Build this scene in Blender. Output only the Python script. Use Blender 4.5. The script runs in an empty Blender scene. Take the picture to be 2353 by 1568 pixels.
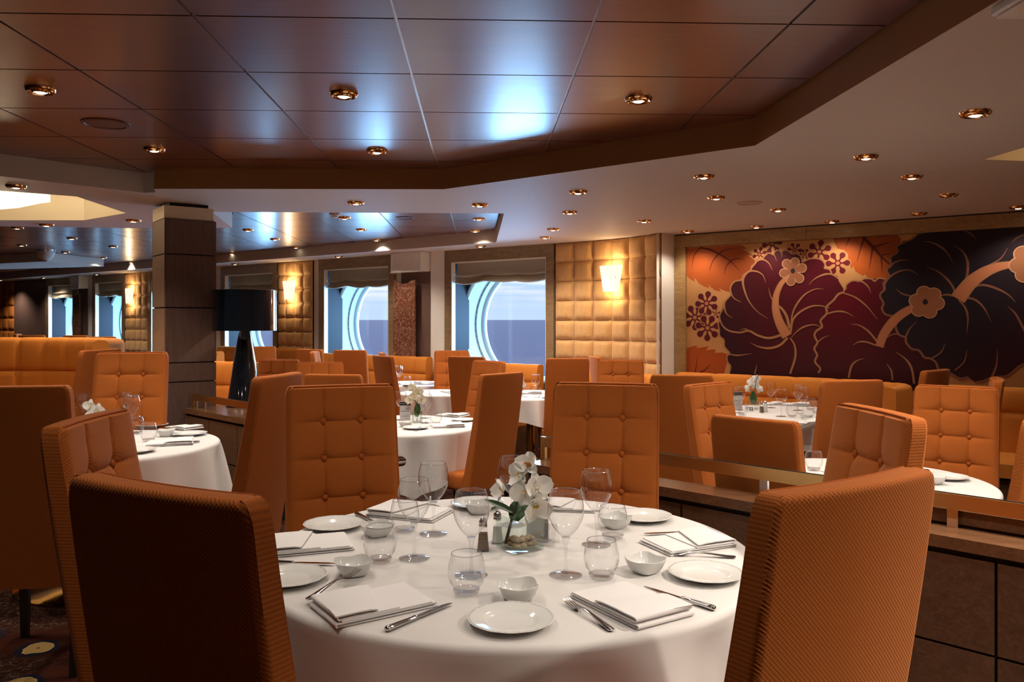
import bpy, bmesh, math, random
from math import sin, cos, pi, radians, sqrt, atan2, exp
from mathutils import Vector, Matrix
from mathutils.geometry import tessellate_polygon

SC = bpy.context.scene
COL = SC.collection
random.seed(7)

# ------------------------------------------------------------------ camera, world, exposure
FOC, CX, HZ, EYE = 1850.0, 1176.5, 735.0, 1.44
cam_d = bpy.data.cameras.new('camera')
cam = bpy.data.objects.new('camera', cam_d)
COL.objects.link(cam)
cam.location = (0, 0, EYE)
cam.rotation_euler = (radians(90), 0, 0)
cam_d.sensor_width = 36.0
cam_d.lens = 36.0 * FOC / 2353.0
cam_d.shift_y = -49.0 / 2353.0
cam_d.clip_start, cam_d.clip_end = 0.05, 60000
SC.camera = cam
SC.view_settings.view_transform = 'Standard'
SC.view_settings.look = 'None'
SC.view_settings.gamma = 1
SC.view_settings.exposure = 0.24
SC.view_settings.use_curve_mapping = False
SC.cycles.use_denoising = True
SC.cycles.max_bounces = 10
SC.cycles.diffuse_bounces = 5
SC.cycles.glossy_bounces = 4
SC.cycles.transmission_bounces = 8
SC.cycles.transparent_max_bounces = 24
SC.cycles.caustics_reflective = False
SC.cycles.caustics_refractive = False
SC.cycles.sample_clamp_indirect = 6.0

world = bpy.data.worlds.new('sky')
SC.world = world
world.use_nodes = True
nt = world.node_tree
nt.nodes.clear()
wo = nt.nodes.new('ShaderNodeOutputWorld')
bg = nt.nodes.new('ShaderNodeBackground')
tc = nt.nodes.new('ShaderNodeTexCoord')
sx = nt.nodes.new('ShaderNodeSeparateXYZ')
rp = nt.nodes.new('ShaderNodeValToRGB')
cr = rp.color_ramp
cr.elements[0].position, cr.elements[0].color = 0.0, (0.56, 0.69, 0.93, 1)
cr.elements[1].position, cr.elements[1].color = 0.5, (0.16, 0.32, 0.75, 1)
e = cr.elements.new(0.04); e.color = (0.50, 0.66, 0.95, 1)
e = cr.elements.new(0.14); e.color = (0.42, 0.58, 0.92, 1)
mp = nt.nodes.new('ShaderNodeMapping')
mp.inputs['Scale'].default_value = (5.0, 5.0, 70.0)
nz = nt.nodes.new('ShaderNodeTexNoise')
nz.inputs['Scale'].default_value = 2.2
nz.inputs['Detail'].default_value = 5
cl = nt.nodes.new('ShaderNodeValToRGB')
cl.color_ramp.elements[0].position, cl.color_ramp.elements[1].position = 0.42, 0.62
hh = nt.nodes.new('ShaderNodeMapRange')
hh.inputs[1].default_value, hh.inputs[2].default_value = 0.012, 0.04
ml = nt.nodes.new('ShaderNodeMath'); ml.operation = 'MULTIPLY'
mx = nt.nodes.new('ShaderNodeMixRGB'); mx.inputs[2].default_value = (0.88, 0.89, 0.95, 1)
L = nt.links.new
L(tc.outputs['Generated'], sx.inputs[0]); L(sx.outputs[2], rp.inputs[0])
L(tc.outputs['Generated'], mp.inputs[0]); L(mp.outputs[0], nz.inputs[0]); L(nz.outputs[0], cl.inputs[0])
L(sx.outputs[2], hh.inputs[0]); L(cl.outputs[0], ml.inputs[0]); L(hh.outputs[0], ml.inputs[1])
L(ml.outputs[0], mx.inputs[0]); L(rp.outputs[0], mx.inputs[1]); L(mx.outputs[0], bg.inputs[0])
bg.inputs[1].default_value = 1.0
L(bg.outputs[0], wo.inputs[0])

# light levels (watts)
SPOT_W, SPOT_SIZE, SPOT_COL = 52.0, radians(128), (1.0, 0.86, 0.73)
DAY_W, DAY_COL = 430.0, (0.28, 0.60, 1.0)
SCONCE_W = 3.0

# ------------------------------------------------------------------ shared geometry of the place
SOF, WOOD, LOW = 2.377, 2.52, -0.12            # soffit height, timber ceiling height, lower floor
W0, WA = Vector((0.527, 9.90)), -0.6535         # window wall: origin and heading
WD, WN = Vector((cos(WA), sin(WA))), Vector((-sin(WA), cos(WA)))


def G(px, py, z):
    """plan point at height z seen in direction (px, py)"""
    y = FOC * (EYE - z) / (py - HZ)
    return ((px - CX) / FOC * y, y)


def ray(px, d):
    return ((px - CX) / FOC * d, d)


def WT(px, py, n=0.0):
    """window-wall coordinates (along, height) of a direction"""
    k = (px - CX) / FOC
    o = W0 + WN * n
    t = (k * o.y - o.x) / (WD.x - k * WD.y)
    y = o.y + WD.y * t
    return t, EYE - (py - HZ) * y / FOC


# ------------------------------------------------------------------ materials
MATS = {}


class Nodes:
    def __init__(s, m):
        s.t = m.node_tree; s.n = s.t.nodes; s.l = s.t.links.new
        s.b = s.n.get('Principled BSDF')

    def new(s, kind, **kw):
        x = s.n.new('ShaderNode' + kind)
        for k, v in kw.items():
            if isinstance(v, (int, float, tuple, str)) and hasattr(x, k):
                setattr(x, k, v)
            else:
                x.inputs[k].default_value = v
        return x

    def co(s, scale=(1, 1, 1), rot=(0, 0, 0)):
        c = s.new('TexCoord'); m = s.new('Mapping')
        m.inputs['Scale'].default_value = scale
        m.inputs['Rotation'].default_value = rot
        s.l(c.outputs['Object'], m.inputs[0])
        return m.outputs[0]

    def noise(s, vec, scale, detail=4, rough=0.55, dist=0.0):
        x = s.new('TexNoise')
        x.inputs['Scale'].default_value = scale; x.inputs['Detail'].default_value = detail
        x.inputs['Roughness'].default_value = rough; x.inputs['Distortion'].default_value = dist
        if vec is not None:
            s.l(vec, x.inputs['Vector'])
        return x.outputs[0]

    def ramp(s, fac, stops, interp='LINEAR'):
        x = s.new('ValToRGB'); r = x.color_ramp; r.interpolation = interp
        while len(r.elements) < len(stops):
            r.elements.new(0.5)
        for el, (p, c) in zip(r.elements, stops):
            el.position = p; el.color = (*c, 1) if len(c) == 3 else c
        s.l(fac, x.inputs[0])
        return x.outputs[0]

    def math(s, op, a, b=None, c=None):
        x = s.new('Math', operation=op)
        for i, v in enumerate((a, b, c)):
            if v is None:
                continue
            if isinstance(v, (int, float)):
                x.inputs[i].default_value = v
            else:
                s.l(v, x.inputs[i])
        return x.outputs[0]

    def mix(s, f, a, b, mode='MIX'):
        x = s.new('MixRGB', blend_type=mode)
        for i, v in enumerate((f, a, b)):
            if isinstance(v, (int, float)):
                x.inputs[i].default_value = v
            elif isinstance(v, tuple):
                x.inputs[i].default_value = (*v, 1) if len(v) == 3 else v
            else:
                s.l(v, x.inputs[i])
        return x.outputs[0]

    def bump(s, h, strength=0.3, dist=0.01):
        x = s.new('Bump')
        x.inputs['Strength'].default_value = strength; x.inputs['Distance'].default_value = dist
        s.l(h, x.inputs['Height']); s.l(x.outputs[0], s.b.inputs['Normal'])

    def col(s, c):
        s.l(c, s.b.inputs['Base Color'])


def mat(name, base=(0.8, 0.8, 0.8), rough=0.5, metal=0.0, spec=0.5, coat=0.0, emit=None, estr=0.0, fn=None, **kw):
    m = bpy.data.materials.new(name); m.use_nodes = True
    N = Nodes(m)
    b = N.b.inputs
    b['Base Color'].default_value = (*base, 1); b['Roughness'].default_value = rough
    b['Metallic'].default_value = metal; b['Specular IOR Level'].default_value = spec
    b['Coat Weight'].default_value = coat
    if emit:
        b['Emission Color'].default_value = (*emit, 1); b['Emission Strength'].default_value = estr
    for k, v in kw.items():
        b[k].default_value = v
    if fn:
        fn(N)
    MATS[name] = m
    return m


def weave(freq, c1, c2, bs):
    def f(N):
        c = N.new('TexCoord'); s = N.new('SeparateXYZ'); N.l(c.outputs['Object'], s.inputs[0])
        x, y, z = s.outputs
        u = N.math('ADD', x, N.math('MULTIPLY', y, 0.93))
        v = N.math('SUBTRACT', z, N.math('MULTIPLY', y, 0.85))
        a = N.math('SINE', N.math('MULTIPLY', u, freq)); b = N.math('SINE', N.math('MULTIPLY', v, freq * 1.05))
        h = N.math('MULTIPLY_ADD', N.math('MULTIPLY', a, b), 0.5, 0.5)
        big = N.noise(c.outputs['Object'], 7.0, 3)
        N.col(N.mix(N.math('MULTIPLY', big, 0.35), N.mix(h, c1, c2), tuple(q * 0.72 for q in c2)))
        N.bump(h, bs, 0.0014)
    return f


def wood(stretch, c1, c2, scale=5.0, bump=0.05):
    def f(N):
        v = N.co(stretch)
        n = N.noise(v, scale, 8, 0.62, 1.4)
        n2 = N.noise(v, scale * 7, 4, 0.6)
        N.col(N.mix(0.28, N.ramp(n, [(0.3, c1), (0.72, c2)]), N.ramp(n2, [(0.3, c1), (0.8, c2)])))
        N.bump(n2, bump, 0.002)
    return f


def stone(c1, c2, c3):
    def f(N):
        v = N.co((1.0, 1.0, 5.0))
        n = N.noise(v, 3.0, 10, 0.68, 1.6)
        m = N.noise(N.co((1, 1, 1.6)), 26.0, 6, 0.7, 0.6)
        N.col(N.mix(0.4, N.ramp(n, [(0.28, c1), (0.5, c2), (0.75, c3)]), N.ramp(m, [(0.3, c1), (0.65, c3)])))
        N.bump(m, 0.12, 0.004)
    return f


mat('chair_fabric', rough=0.85, spec=0.15, fn=weave(760, (0.22, 0.052, 0.008), (0.52, 0.148, 0.024), 0.45), **{'Sheen Weight': 0.12, 'Sheen Roughness': 0.45, 'Sheen Tint': (1.0, 0.7, 0.45, 1)})
mat('button_fabric', rough=0.85, spec=0.15, fn=weave(1200, (0.28, 0.065, 0.010), (0.46, 0.12, 0.02), 0.4))
mat('bench_fabric', rough=0.85, spec=0.15, fn=weave(900, (0.52, 0.165, 0.022), (0.66, 0.235, 0.04), 0.2))


def f_suede(N):
    n = N.noise(N.co(), 9.0, 5, 0.6, 0.8)
    N.col(N.ramp(n, [(0.25, (0.50, 0.27, 0.10)), (0.75, (0.66, 0.39, 0.155))]))
    N.bump(N.noise(None, 120, 3), 0.08, 0.002)


mat('suede', rough=0.75, spec=0.2, fn=f_suede, **{'Sheen Weight': 0.3})
mat('rust_suede', (0.55, 0.17, 0.03), rough=0.7, spec=0.2)
mat('dark_leg', (0.015, 0.009, 0.006), rough=0.35)
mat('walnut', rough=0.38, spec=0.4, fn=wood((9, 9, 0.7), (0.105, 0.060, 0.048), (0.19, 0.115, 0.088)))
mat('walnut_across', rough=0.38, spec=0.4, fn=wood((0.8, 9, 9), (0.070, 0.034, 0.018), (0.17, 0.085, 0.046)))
mat('walnut_lit_side', rough=0.38, spec=0.4, fn=wood((9, 9, 0.7), (0.26, 0.15, 0.09), (0.38, 0.235, 0.145)))  # paler walnut copy for the column's lit side, light put into the colour
mat('ledge_wood', rough=0.24, spec=0.5, fn=wood((0.8, 8, 8), (0.095, 0.042, 0.020), (0.20, 0.095, 0.045)))
mat('shadow_gap', (0.010, 0.005, 0.004), rough=0.6)


def f_ceil(N):
    v = N.co((0.6, 14, 1))
    n = N.noise(v, 3.0, 7, 0.65, 0.5)
    N.col(N.ramp(n, [(0.25, (0.095, 0.019, 0.009)), (0.8, (0.145, 0.033, 0.015))]))
    N.bump(n, 0.02, 0.002)


mat('ceiling_timber', rough=0.36, spec=0.55, coat=0.75, fn=f_ceil, IOR=1.45, **{'Coat Roughness': 0.21, 'Coat IOR': 1.55})
mat('gap_strip', (0.6, 0.55, 0.5), rough=0.3, metal=0.9)
mat('cream_paint', (0.60, 0.52, 0.45), rough=0.62, spec=0.15)
mat('white_paint', (0.78, 0.74, 0.66), rough=0.3, spec=0.45)
mat('cove_cream', (0.80, 0.70, 0.52), rough=0.35)
mat('travertine', rough=0.28, spec=0.5, fn=stone((0.10, 0.060, 0.028), (0.24, 0.155, 0.080), (0.34, 0.235, 0.13)))
mat('travertine_gold', rough=0.28, spec=0.5, fn=stone((0.20, 0.105, 0.035), (0.38, 0.225, 0.085), (0.50, 0.32, 0.14)))
mat('grey_panel', (0.020, 0.018, 0.022), rough=0.6, spec=0.2)
mat('enamel', (0.40, 0.45, 0.46), rough=0.4)
mat('blind', rough=0.9, spec=0.1, fn=lambda N: N.col(N.ramp(N.noise(N.co((1, 1, 6)), 60, 4), [(0.3, (0.32, 0.27, 0.20)), (0.7, (0.44, 0.38, 0.29))])))


def f_cloth(N):
    n = N.noise(N.co(), 420, 2)
    N.bump(n, 0.06, 0.001)
    N.col(N.ramp(N.noise(N.co(), 3.0, 3), [(0.3, (0.62, 0.605, 0.59)), (0.7, (0.66, 0.65, 0.635))]))


mat('linen', rough=0.8, spec=0.2, fn=f_cloth)
mat('napkin_linen', (0.73, 0.72, 0.715), rough=0.85, spec=0.15)
mat('porcelain', (0.70, 0.71, 0.69), rough=0.12, spec=0.5)
mat('silver', (0.62, 0.60, 0.57), rough=0.13, metal=1.0)
mat('brass', (0.74, 0.48, 0.19), rough=0.32, metal=1.0)
mat('pale_brass', (0.78, 0.66, 0.45), rough=0.4, metal=0.3)
mat('tan_lacquer', (0.36, 0.165, 0.060), rough=0.4, spec=0.4)
mat('polished_brass', (0.50, 0.31, 0.10), rough=0.10, metal=1.0)
mat('gold_ring', (0.72, 0.45, 0.20), rough=0.10, metal=1.0)
mat('chrome', (0.72, 0.72, 0.74), rough=0.08, metal=1.0)
mat('black_lacquer', (0.006, 0.007, 0.010), rough=0.07, spec=0.6, coat=0.6)
mat('petal', (0.86, 0.85, 0.80), rough=0.6, spec=0.2, **{'Subsurface Weight': 0.25, 'Subsurface Radius': (0.02, 0.02, 0.015)})
mat('petal_cream', (0.83, 0.80, 0.64), rough=0.6, spec=0.2)
mat('lip_amber', (0.62, 0.24, 0.02), rough=0.5)
mat('lip_yellow', (0.80, 0.56, 0.16), rough=0.5)
mat('leaf', rough=0.4, spec=0.5, fn=lambda N: N.col(N.ramp(N.noise(N.co(), 30, 3), [(0.3, (0.012, 0.055, 0.014)), (0.7, (0.035, 0.11, 0.03))])))
mat('stem', (0.055, 0.045, 0.02), rough=0.6)
mat('bud', (0.07, 0.02, 0.02), rough=0.5)
mat('pebble', rough=0.6, fn=lambda N: N.col(N.ramp(N.noise(N.co(), 40, 4), [(0.3, (0.30, 0.185, 0.09)), (0.7, (0.52, 0.37, 0.21))])))
mat('pepper', rough=0.9, fn=lambda N: N.col(N.ramp(N.noise(N.co(), 900, 2), [(0.35, (0.05, 0.03, 0.015)), (0.65, (0.26, 0.18, 0.10))])))
mat('salt', (0.85, 0.85, 0.84), rough=0.9)
mat('card_white', (0.78, 0.77, 0.76), rough=0.4)
mat('card_black', (0.02, 0.02, 0.025), rough=0.4)
mat('card_grey', (0.30, 0.29, 0.29), rough=0.4)
mat('sconce_glass', (0.9, 0.85, 0.75), rough=0.4, emit=(1.0, 0.80, 0.55), estr=1.15)
mat('lamp_lens', (1, 0.95, 0.8), rough=0.3, emit=(1.0, 0.85, 0.58), estr=9.0)
mat('lamp_off', (0.25, 0.16, 0.09), rough=0.2, metal=1.0)
mat('crystal_glow', (1, 0.95, 0.85), rough=0.2, emit=(1.0, 0.82, 0.55), estr=1.25)
mat('speaker_brown', (0.10, 0.032, 0.018), rough=0.5)
mat('speaker_cream', (0.55, 0.42, 0.32), rough=0.5)


def thin_glass(name, tint=(0.97, 0.98, 0.98), f0=0.045, rough=0.0, power=4.0, gain=0.85):
    m = bpy.data.materials.new(name); m.use_nodes = True
    N = Nodes(m); N.n.remove(N.b)
    o = N.n.get('Material Output')
    t = N.new('BsdfTransparent'); t.inputs[0].default_value = (*tint, 1)
    g = N.new('BsdfGlossy'); g.inputs['Roughness'].default_value = rough
    lw = N.new('LayerWeight'); lw.inputs[0].default_value = 0.5
    f = N.math('MULTIPLY_ADD', N.math('POWER', lw.outputs['Facing'], power), gain, f0)
    f.node.use_clamp = True
    mx = N.new('MixShader')
    N.l(f, mx.inputs[0]); N.l(t.outputs[0], mx.inputs[1]); N.l(g.outputs[0], mx.inputs[2]); N.l(mx.outputs[0], o.inputs[0])
    MATS[name] = m


thin_glass('thin_glass', (0.982, 0.985, 0.987), 0.065, 0.0, 2.8, 0.95)
thin_glass('vase_glass', (0.925, 0.955, 0.935), 0.06)
thin_glass('window_glass', (0.96, 0.98, 1.0), 0.02, 0.0, 5.0, 0.5)
thin_glass('stem_glass', (0.978, 0.98, 0.982), 0.07, 0.01, 2.6, 0.85)
thin_glass('acrylic', (0.96, 0.96, 0.96), 0.05)
mat('solid_glass', (0.98, 0.99, 0.99), rough=0.0, **{'Transmission Weight': 1.0, 'IOR': 1.47})


def f_copper(N):
    v = N.co()
    n = N.noise(v, 7.0, 3, 0.5, 2.5)
    line = N.ramp(n, [(0.46, (0, 0, 0)), (0.495, (1, 1, 1)), (0.53, (0, 0, 0))])
    N.col(N.mix(line, (0.24, 0.085, 0.045), (0.60, 0.34, 0.22)))
    N.bump(line, 0.5, 0.004)


mat('copper_glass', rough=0.22, spec=0.6, fn=f_copper, **{'Transmission Weight': 0.35})


def f_carpet(N):
    v = N.co()
    vo = N.new('TexVoronoi'); vo.inputs['Scale'].default_value = 3.6; N.l(v, vo.inputs['Vector'])
    wob = N.math('MULTIPLY_ADD', N.noise(v, 9, 3), 0.25, -0.1)
    d = N.math('ADD', vo.outputs['Distance'], wob)
    a = N.ramp(d, [(0.0, (0.02, 0.01, 0.01)), (0.09, (0.40, 0.26, 0.09)), (0.235, (0.46, 0.31, 0.12)), (0.26, (0.012, 0.012, 0.02)), (0.33, (0.012, 0.012, 0.02)), (0.36, (0.045, 0.012, 0.006))], 'CONSTANT')
    n = N.noise(v, 13.0, 3, 0.5, 2.0)
    ln = N.ramp(n, [(0.475, (0, 0, 0)), (0.49, (1, 1, 1)), (0.51, (0, 0, 0))])
    sel = N.ramp(N.noise(v, 1.1, 1), [(0.45, (0, 0, 0)), (0.5, (1, 1, 1))])
    base = N.mix(N.math('MULTIPLY', ln, 0.8), (0.032, 0.010, 0.006), (0.20, 0.16, 0.10))
    N.col(N.mix(sel, base, a))
    N.bump(N.noise(v, 900, 2), 0.4, 0.003)


mat('carpet', rough=0.95, spec=0.05, fn=f_carpet)


def f_sea(N):
    v = N.co()
    n = N.noise(v, 0.12, 8, 0.65, 0.4)
    N.col(N.ramp(n, [(0.3, (0.040, 0.065, 0.205)), (0.7, (0.085, 0.120, 0.30))]))
    N.bump(N.noise(v, 0.4, 6, 0.7), 0.6, 0.5)


mat('sea_water', rough=0.35, spec=0.25, fn=f_sea)


def paint(name, c1, c2, c3=None, center=(0, 0), radius=1.0, rough=0.45):
    def f(N):
        c = N.new('TexCoord'); m = N.new('Mapping')
        m.inputs['Location'].default_value = (-center[0] / radius, 0, -center[1] / radius)
        m.inputs['Scale'].default_value = (1 / radius, 0, 1 / radius)
        N.l(c.outputs['Object'], m.inputs[0])
        g = N.new('TexGradient', gradient_type='SPHERICAL'); N.l(m.outputs[0], g.inputs[0])
        st = [(0.0, c1), (1.0, c2)] if c3 is None else [(0.0, c1), (0.5, c2), (1.0, c3)]
        N.col(N.ramp(g.outputs[1], st))
        N.bump(N.noise(N.co((1, 1, 1)), 260, 2), 0.08, 0.001)
    mat(name, rough=rough, spec=0.3, fn=f)


# ------------------------------------------------------------------ object helpers
def link(o, parent=None, **props):
    COL.objects.link(o)
    if parent is not None:
        o.parent = parent
    for k, v in props.items():
        if v is not None:
            o[k] = v
    return o


def thing(name, label, cat, loc=(0, 0, 0), rz=0.0, group=None, scale=1.0):
    o = bpy.data.objects.new(name, None)
    o.empty_display_size = 0.1
    link(o, None, label=label, category=cat, group=group)
    o.location = loc; o.rotation_euler = (0, 0, rz); o.scale = (scale,) * 3
    return o


def mesh_of(name, V, F, mats=None, angle=38, recalc=True):
    me = bpy.data.meshes.new(name)
    me.from_pydata([tuple(v) for v in V], [], F)
    bm = bmesh.new(); bm.from_mesh(me)
    finish(bm, me, angle, recalc)
    for m in mats or []:
        me.materials.append(MATS[m])
    return me


def finish(bm, me, angle=38, recalc=True):
    if recalc:
        bmesh.ops.recalc_face_normals(bm, faces=bm.faces)
    lim = radians(angle)
    for f in bm.faces:
        f.smooth = True
    for ed in bm.edges:
        if len(ed.link_faces) == 2 and ed.calc_face_angle(0) > lim:
            ed.smooth = False
    bm.to_mesh(me); bm.free()


def put(name, me, m=None, parent=None, loc=(0, 0, 0), rot=(0, 0, 0), **props):
    if m and not me.materials:
        me.materials.append(MATS[m])
    o = bpy.data.objects.new(name, me)
    o.location = loc; o.rotation_euler = rot
    return link(o, parent, **props)


class MB:
    def __init__(s):
        s.V, s.F = [], []

    def add(s, V, F):
        o = len(s.V)
        s.V += [tuple(v) for v in V]; s.F += [tuple(i + o for i in f) for f in F]
        return s

    def box(s, x0, x1, y0, y1, z0, z1):
        return s.add([(x, y, z) for z in (z0, z1) for y in (y0, y1) for x in (x0, x1)],
                     [(0, 2, 3, 1), (4, 5, 7, 6), (0, 1, 5, 4), (2, 6, 7, 3), (0, 4, 6, 2), (1, 3, 7, 5)])

    def prism(s, poly, z0, z1):
        n = len(poly)
        tri = tessellate_polygon([[Vector((x, y, 0)) for x, y in poly]])
        V = [(x, y, z0) for x, y in poly] + [(x, y, z1) for x, y in poly]
        F = [tuple(t) for t in tri] + [tuple(i + n for i in t) for t in tri]
        F += [(i, (i + 1) % n, (i + 1) % n + n, i + n) for i in range(n)]
        return s.add(V, F)

    def lathe(s, prof, n=32, fr=None, closed=False):
        V, F = [], []
        k = len(prof)
        for j in range(n):
            a = 2 * pi * j / n
            for i, (r, z) in enumerate(prof):
                q = fr(a, i) if fr else 1.0
                V.append((r * q * cos(a), r * q * sin(a), z))
        for j in range(n):
            j2 = (j + 1) % n
            for i in range(k - 1 if not closed else k):
                i2 = (i + 1) % k
                F.append((j * k + i, j2 * k + i, j2 * k + i2, j * k + i2))
        return s.add(V, F)

    def tube(s, pts, r, n=8, cap=True):
        pts = [Vector(p) for p in pts]
        rad = r if isinstance(r, (list, tuple)) else [r] * len(pts)
        V, F = [], []
        up = Vector((0, 0, 1))
        for i, p in enumerate(pts):
            d = (pts[min(i + 1, len(pts) - 1)] - pts[max(i - 1, 0)]).normalized()
            a = d.cross(up)
            if a.length < 0.05:
                a = d.cross(Vector((1, 0, 0)))
            a.normalize(); b = a.cross(d)
            for j in range(n):
                t = 2 * pi * j / n
                V.append(p + (a * cos(t) + b * sin(t)) * rad[i])
        for i in range(len(pts) - 1):
            for j in range(n):
                F.append((i * n + j, i * n + (j + 1) % n, (i + 1) * n + (j + 1) % n, (i + 1) * n + j))
        if cap:
            F.append(tuple(range(n))); F.append(tuple((len(pts) - 1) * n + j for j in range(n)))
        return s.add(V, F)

    def mesh(s, name, *mats, angle=38, weld=True, recalc=True):
        me = bpy.data.meshes.new(name)
        me.from_pydata(s.V, [], s.F)
        bm = bmesh.new(); bm.from_mesh(me)
        if weld:
            bmesh.ops.remove_doubles(bm, verts=bm.verts, dist=1e-5)
        finish(bm, me, angle, recalc)
        for m in mats:
            me.materials.append(MATS[m])
        return me


def rbox(name, w, d, h, r, m, seg=3, z0=0.0):
    bm = bmesh.new()
    bmesh.ops.create_cube(bm, size=1)
    for v in bm.verts:
        v.co = Vector((v.co.x * w, v.co.y * d, (v.co.z + 0.5) * h + z0))
    bmesh.ops.bevel(bm, geom=list(bm.edges), offset=r, segments=seg, affect='EDGES', profile=0.5)
    me = bpy.data.meshes.new(name)
    finish(bm, me, 40)
    me.materials.append(MATS[m])
    return me


def copy_tree(o, parent=None, loc=None, rz=None, scale=None, **props):
    c = o.copy(); COL.objects.link(c); c.parent = parent
    if parent is not None:
        c.matrix_parent_inverse = o.matrix_parent_inverse.copy()
    if loc is not None:
        c.location = loc
    if rz is not None:
        c.rotation_euler = (0, 0, rz)
    if scale is not None:
        c.scale = (scale,) * 3
    for k, v in props.items():
        if v is not None:
            c[k] = v
    for ch in KIDS.get(o.name, []):
        copy_tree(ch, c)
    return c


KIDS = {}


def note(root):
    """remember the parts of a finished thing so that it can be copied"""
    for o in COL.objects:
        if o.parent is not None:
            l = KIDS.setdefault(o.parent.name, [])
            if o not in l:
                l.append(o)
    return root


def proto(root):
    note(root)
    root['first'] = 1
    return root


def place(p, loc, rz, label, group=None, scale=1.0, cat=None):
    """first call moves the built thing itself, later calls copy it"""
    if p.get('first'):
        del p['first']
        o = p
        o.location = loc; o.rotation_euler = (0, 0, rz); o.scale = (scale,) * 3
        o['label'] = label
        if group:
            o['group'] = group
        return o
    o = copy_tree(p, None, loc, rz, scale, label=label)
    if group:
        o['group'] = group
    elif 'group' in o:
        del o['group']
    return o


def crom(pts, n=6, closed=False):
    """Catmull-Rom resampling of 2-D or 3-D points"""
    P = [Vector(p) for p in pts]
    out = []
    m = len(P)
    rng = m if closed else m - 1
    for i in range(rng):
        p0 = P[(i - 1) % m] if closed or i > 0 else P[0] * 2 - P[1]
        p1, p2 = P[i], P[(i + 1) % m]
        p3 = P[(i + 2) % m] if closed or i + 2 < m else P[-1] * 2 - P[-2]
        for k in range(n):
            t = k / n
            out.append(0.5 * ((2 * p1) + (p2 - p0) * t + (2 * p0 - 5 * p1 + 4 * p2 - p3) * t * t + (3 * p1 - p0 - 3 * p2 + p3) * t ** 3))
    if not closed:
        out.append(P[-1])
    return out


def clip_rect(poly, x0, x1, y0, y1):
    def cut(pl, ax, lim, sgn):
        out = []
        for i in range(len(pl)):
            a, b = pl[i], pl[(i + 1) % len(pl)]
            ia, ib = sgn * (a[ax] - lim) <= 0, sgn * (b[ax] - lim) <= 0
            if ia:
                out.append(a)
            if ia != ib:
                t = (lim - a[ax]) / (b[ax] - a[ax])
                out.append((a[0] + (b[0] - a[0]) * t, a[1] + (b[1] - a[1]) * t))
        return out
    for ax, lim, sg in ((0, x0, -1), (0, x1, 1), (1, y0, -1), (1, y1, 1)):
        poly = cut(poly, ax, lim, sg)
        if len(poly) < 3:
            return []
    return poly


def inset(poly, d):
    """move each side of a plan polygon inwards by d"""
    n = len(poly)
    area = sum(poly[i][0] * poly[(i + 1) % n][1] - poly[(i + 1) % n][0] * poly[i][1] for i in range(n))
    s = 1 if area > 0 else -1
    out = []
    for i in range(n):
        p0, p1, p2 = Vector(poly[i - 1]), Vector(poly[i]), Vector(poly[(i + 1) % n])
        a, b = (p1 - p0).normalized(), (p2 - p1).normalized()
        na, nb = Vector((-a.y, a.x)) * s, Vector((-b.y, b.x)) * s
        m = (na + nb)
        m = m / max(0.25, m.length_squared / 2)
        out.append(tuple(p1 + m * d))
    return out

# ================================================================== THE SETTING
def struct(name, me, m=None, parent=None, **kw):
    o = put(name, me, m, parent, **kw)
    if parent is None:
        o['kind'] = 'structure'
    return o


def wall_obj(name, me, m=None, parent=None):
    """object whose mesh is in window-wall coordinates (along, outwards, up)"""
    o = put(name, me, m, parent)
    if parent is None:
        o.location = (W0.x, W0.y, 0); o.rotation_euler = (0, 0, WA); o['kind'] = 'structure'
    return o


def wp(t, n, z=0.0):
    p = W0 + WD * t + WN * n
    return (p.x, p.y, z)


# ---- floors: a raised platform by the camera, the lower floor beyond the railings
PLAT = [(-17, -3), (7, -3), (7, -2.4), (0.25, 4.25), (-0.2, 4.6), (-1.1, 5.45), (-2.2, 6.55), (-5.0, 11.5), (-9.0, 17.0), (-17, 17)]
struct('floor', MB().prism(PLAT, LOW, 0.0).mesh('floor', 'carpet'))
struct('floor_lower', MB().prism([(-17, -3), (7, -3), (7, 5.3), (-17, 24)], LOW - 0.1, LOW - 0.001).mesh('floor_lower', 'carpet'))

# ---- sea outside
struct('sea', MB().box(-30000, 30000, 4, 50000, -16.1, -16.0).mesh('sea', 'sea_water'))

# ---- ceiling: painted soffit with recesses, timber panels inside them
REC1 = [(1.62, -1.6), (1.43, 2.30), (1.307, 4.33), (-0.489, 5.78), (-2.56, 5.76), (-2.62, 5.92), (-2.72, 5.94), (-3.34, 5.25), (-4.45, 4.0), (-4.5, -1.6)]
REC2 = [(-0.07, 7.10), (-0.192, 9.74), (-15.2, 21.24), (-16.4, 20.6), (-15.5, 8.6), (-5.1, 8.08), (-3.84, 8.25), (-2.85, 8.2), (-2.61, 6.99)]
COVE = [(-3.31, 6.12), (-3.39, 7.07), (-4.03, 7.58), (-4.85, 7.58), (-5.45, 7.1), (-5.5, 6.2), (-4.9, 5.6), (-3.85, 5.76)]
COVE2 = [(2.76, 4.71), (2.79, 4.30), (3.2, 3.6), (4.2, 3.6), (4.5, 4.2), (4.3, 4.8), (3.1, 4.76)]
OUTER = [(-17, -3), (7, -3), (7, 5.2), (-17, 23.6)]


def flat_with_holes(outer, holes, z):
    rings = [[Vector((x, y, 0)) for x, y in r] for r in [outer] + holes]
    tri = tessellate_polygon(rings)
    V = [(v.x, v.y, z) for r in rings for v in r]
    return V, [tuple(t) for t in tri]


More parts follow.
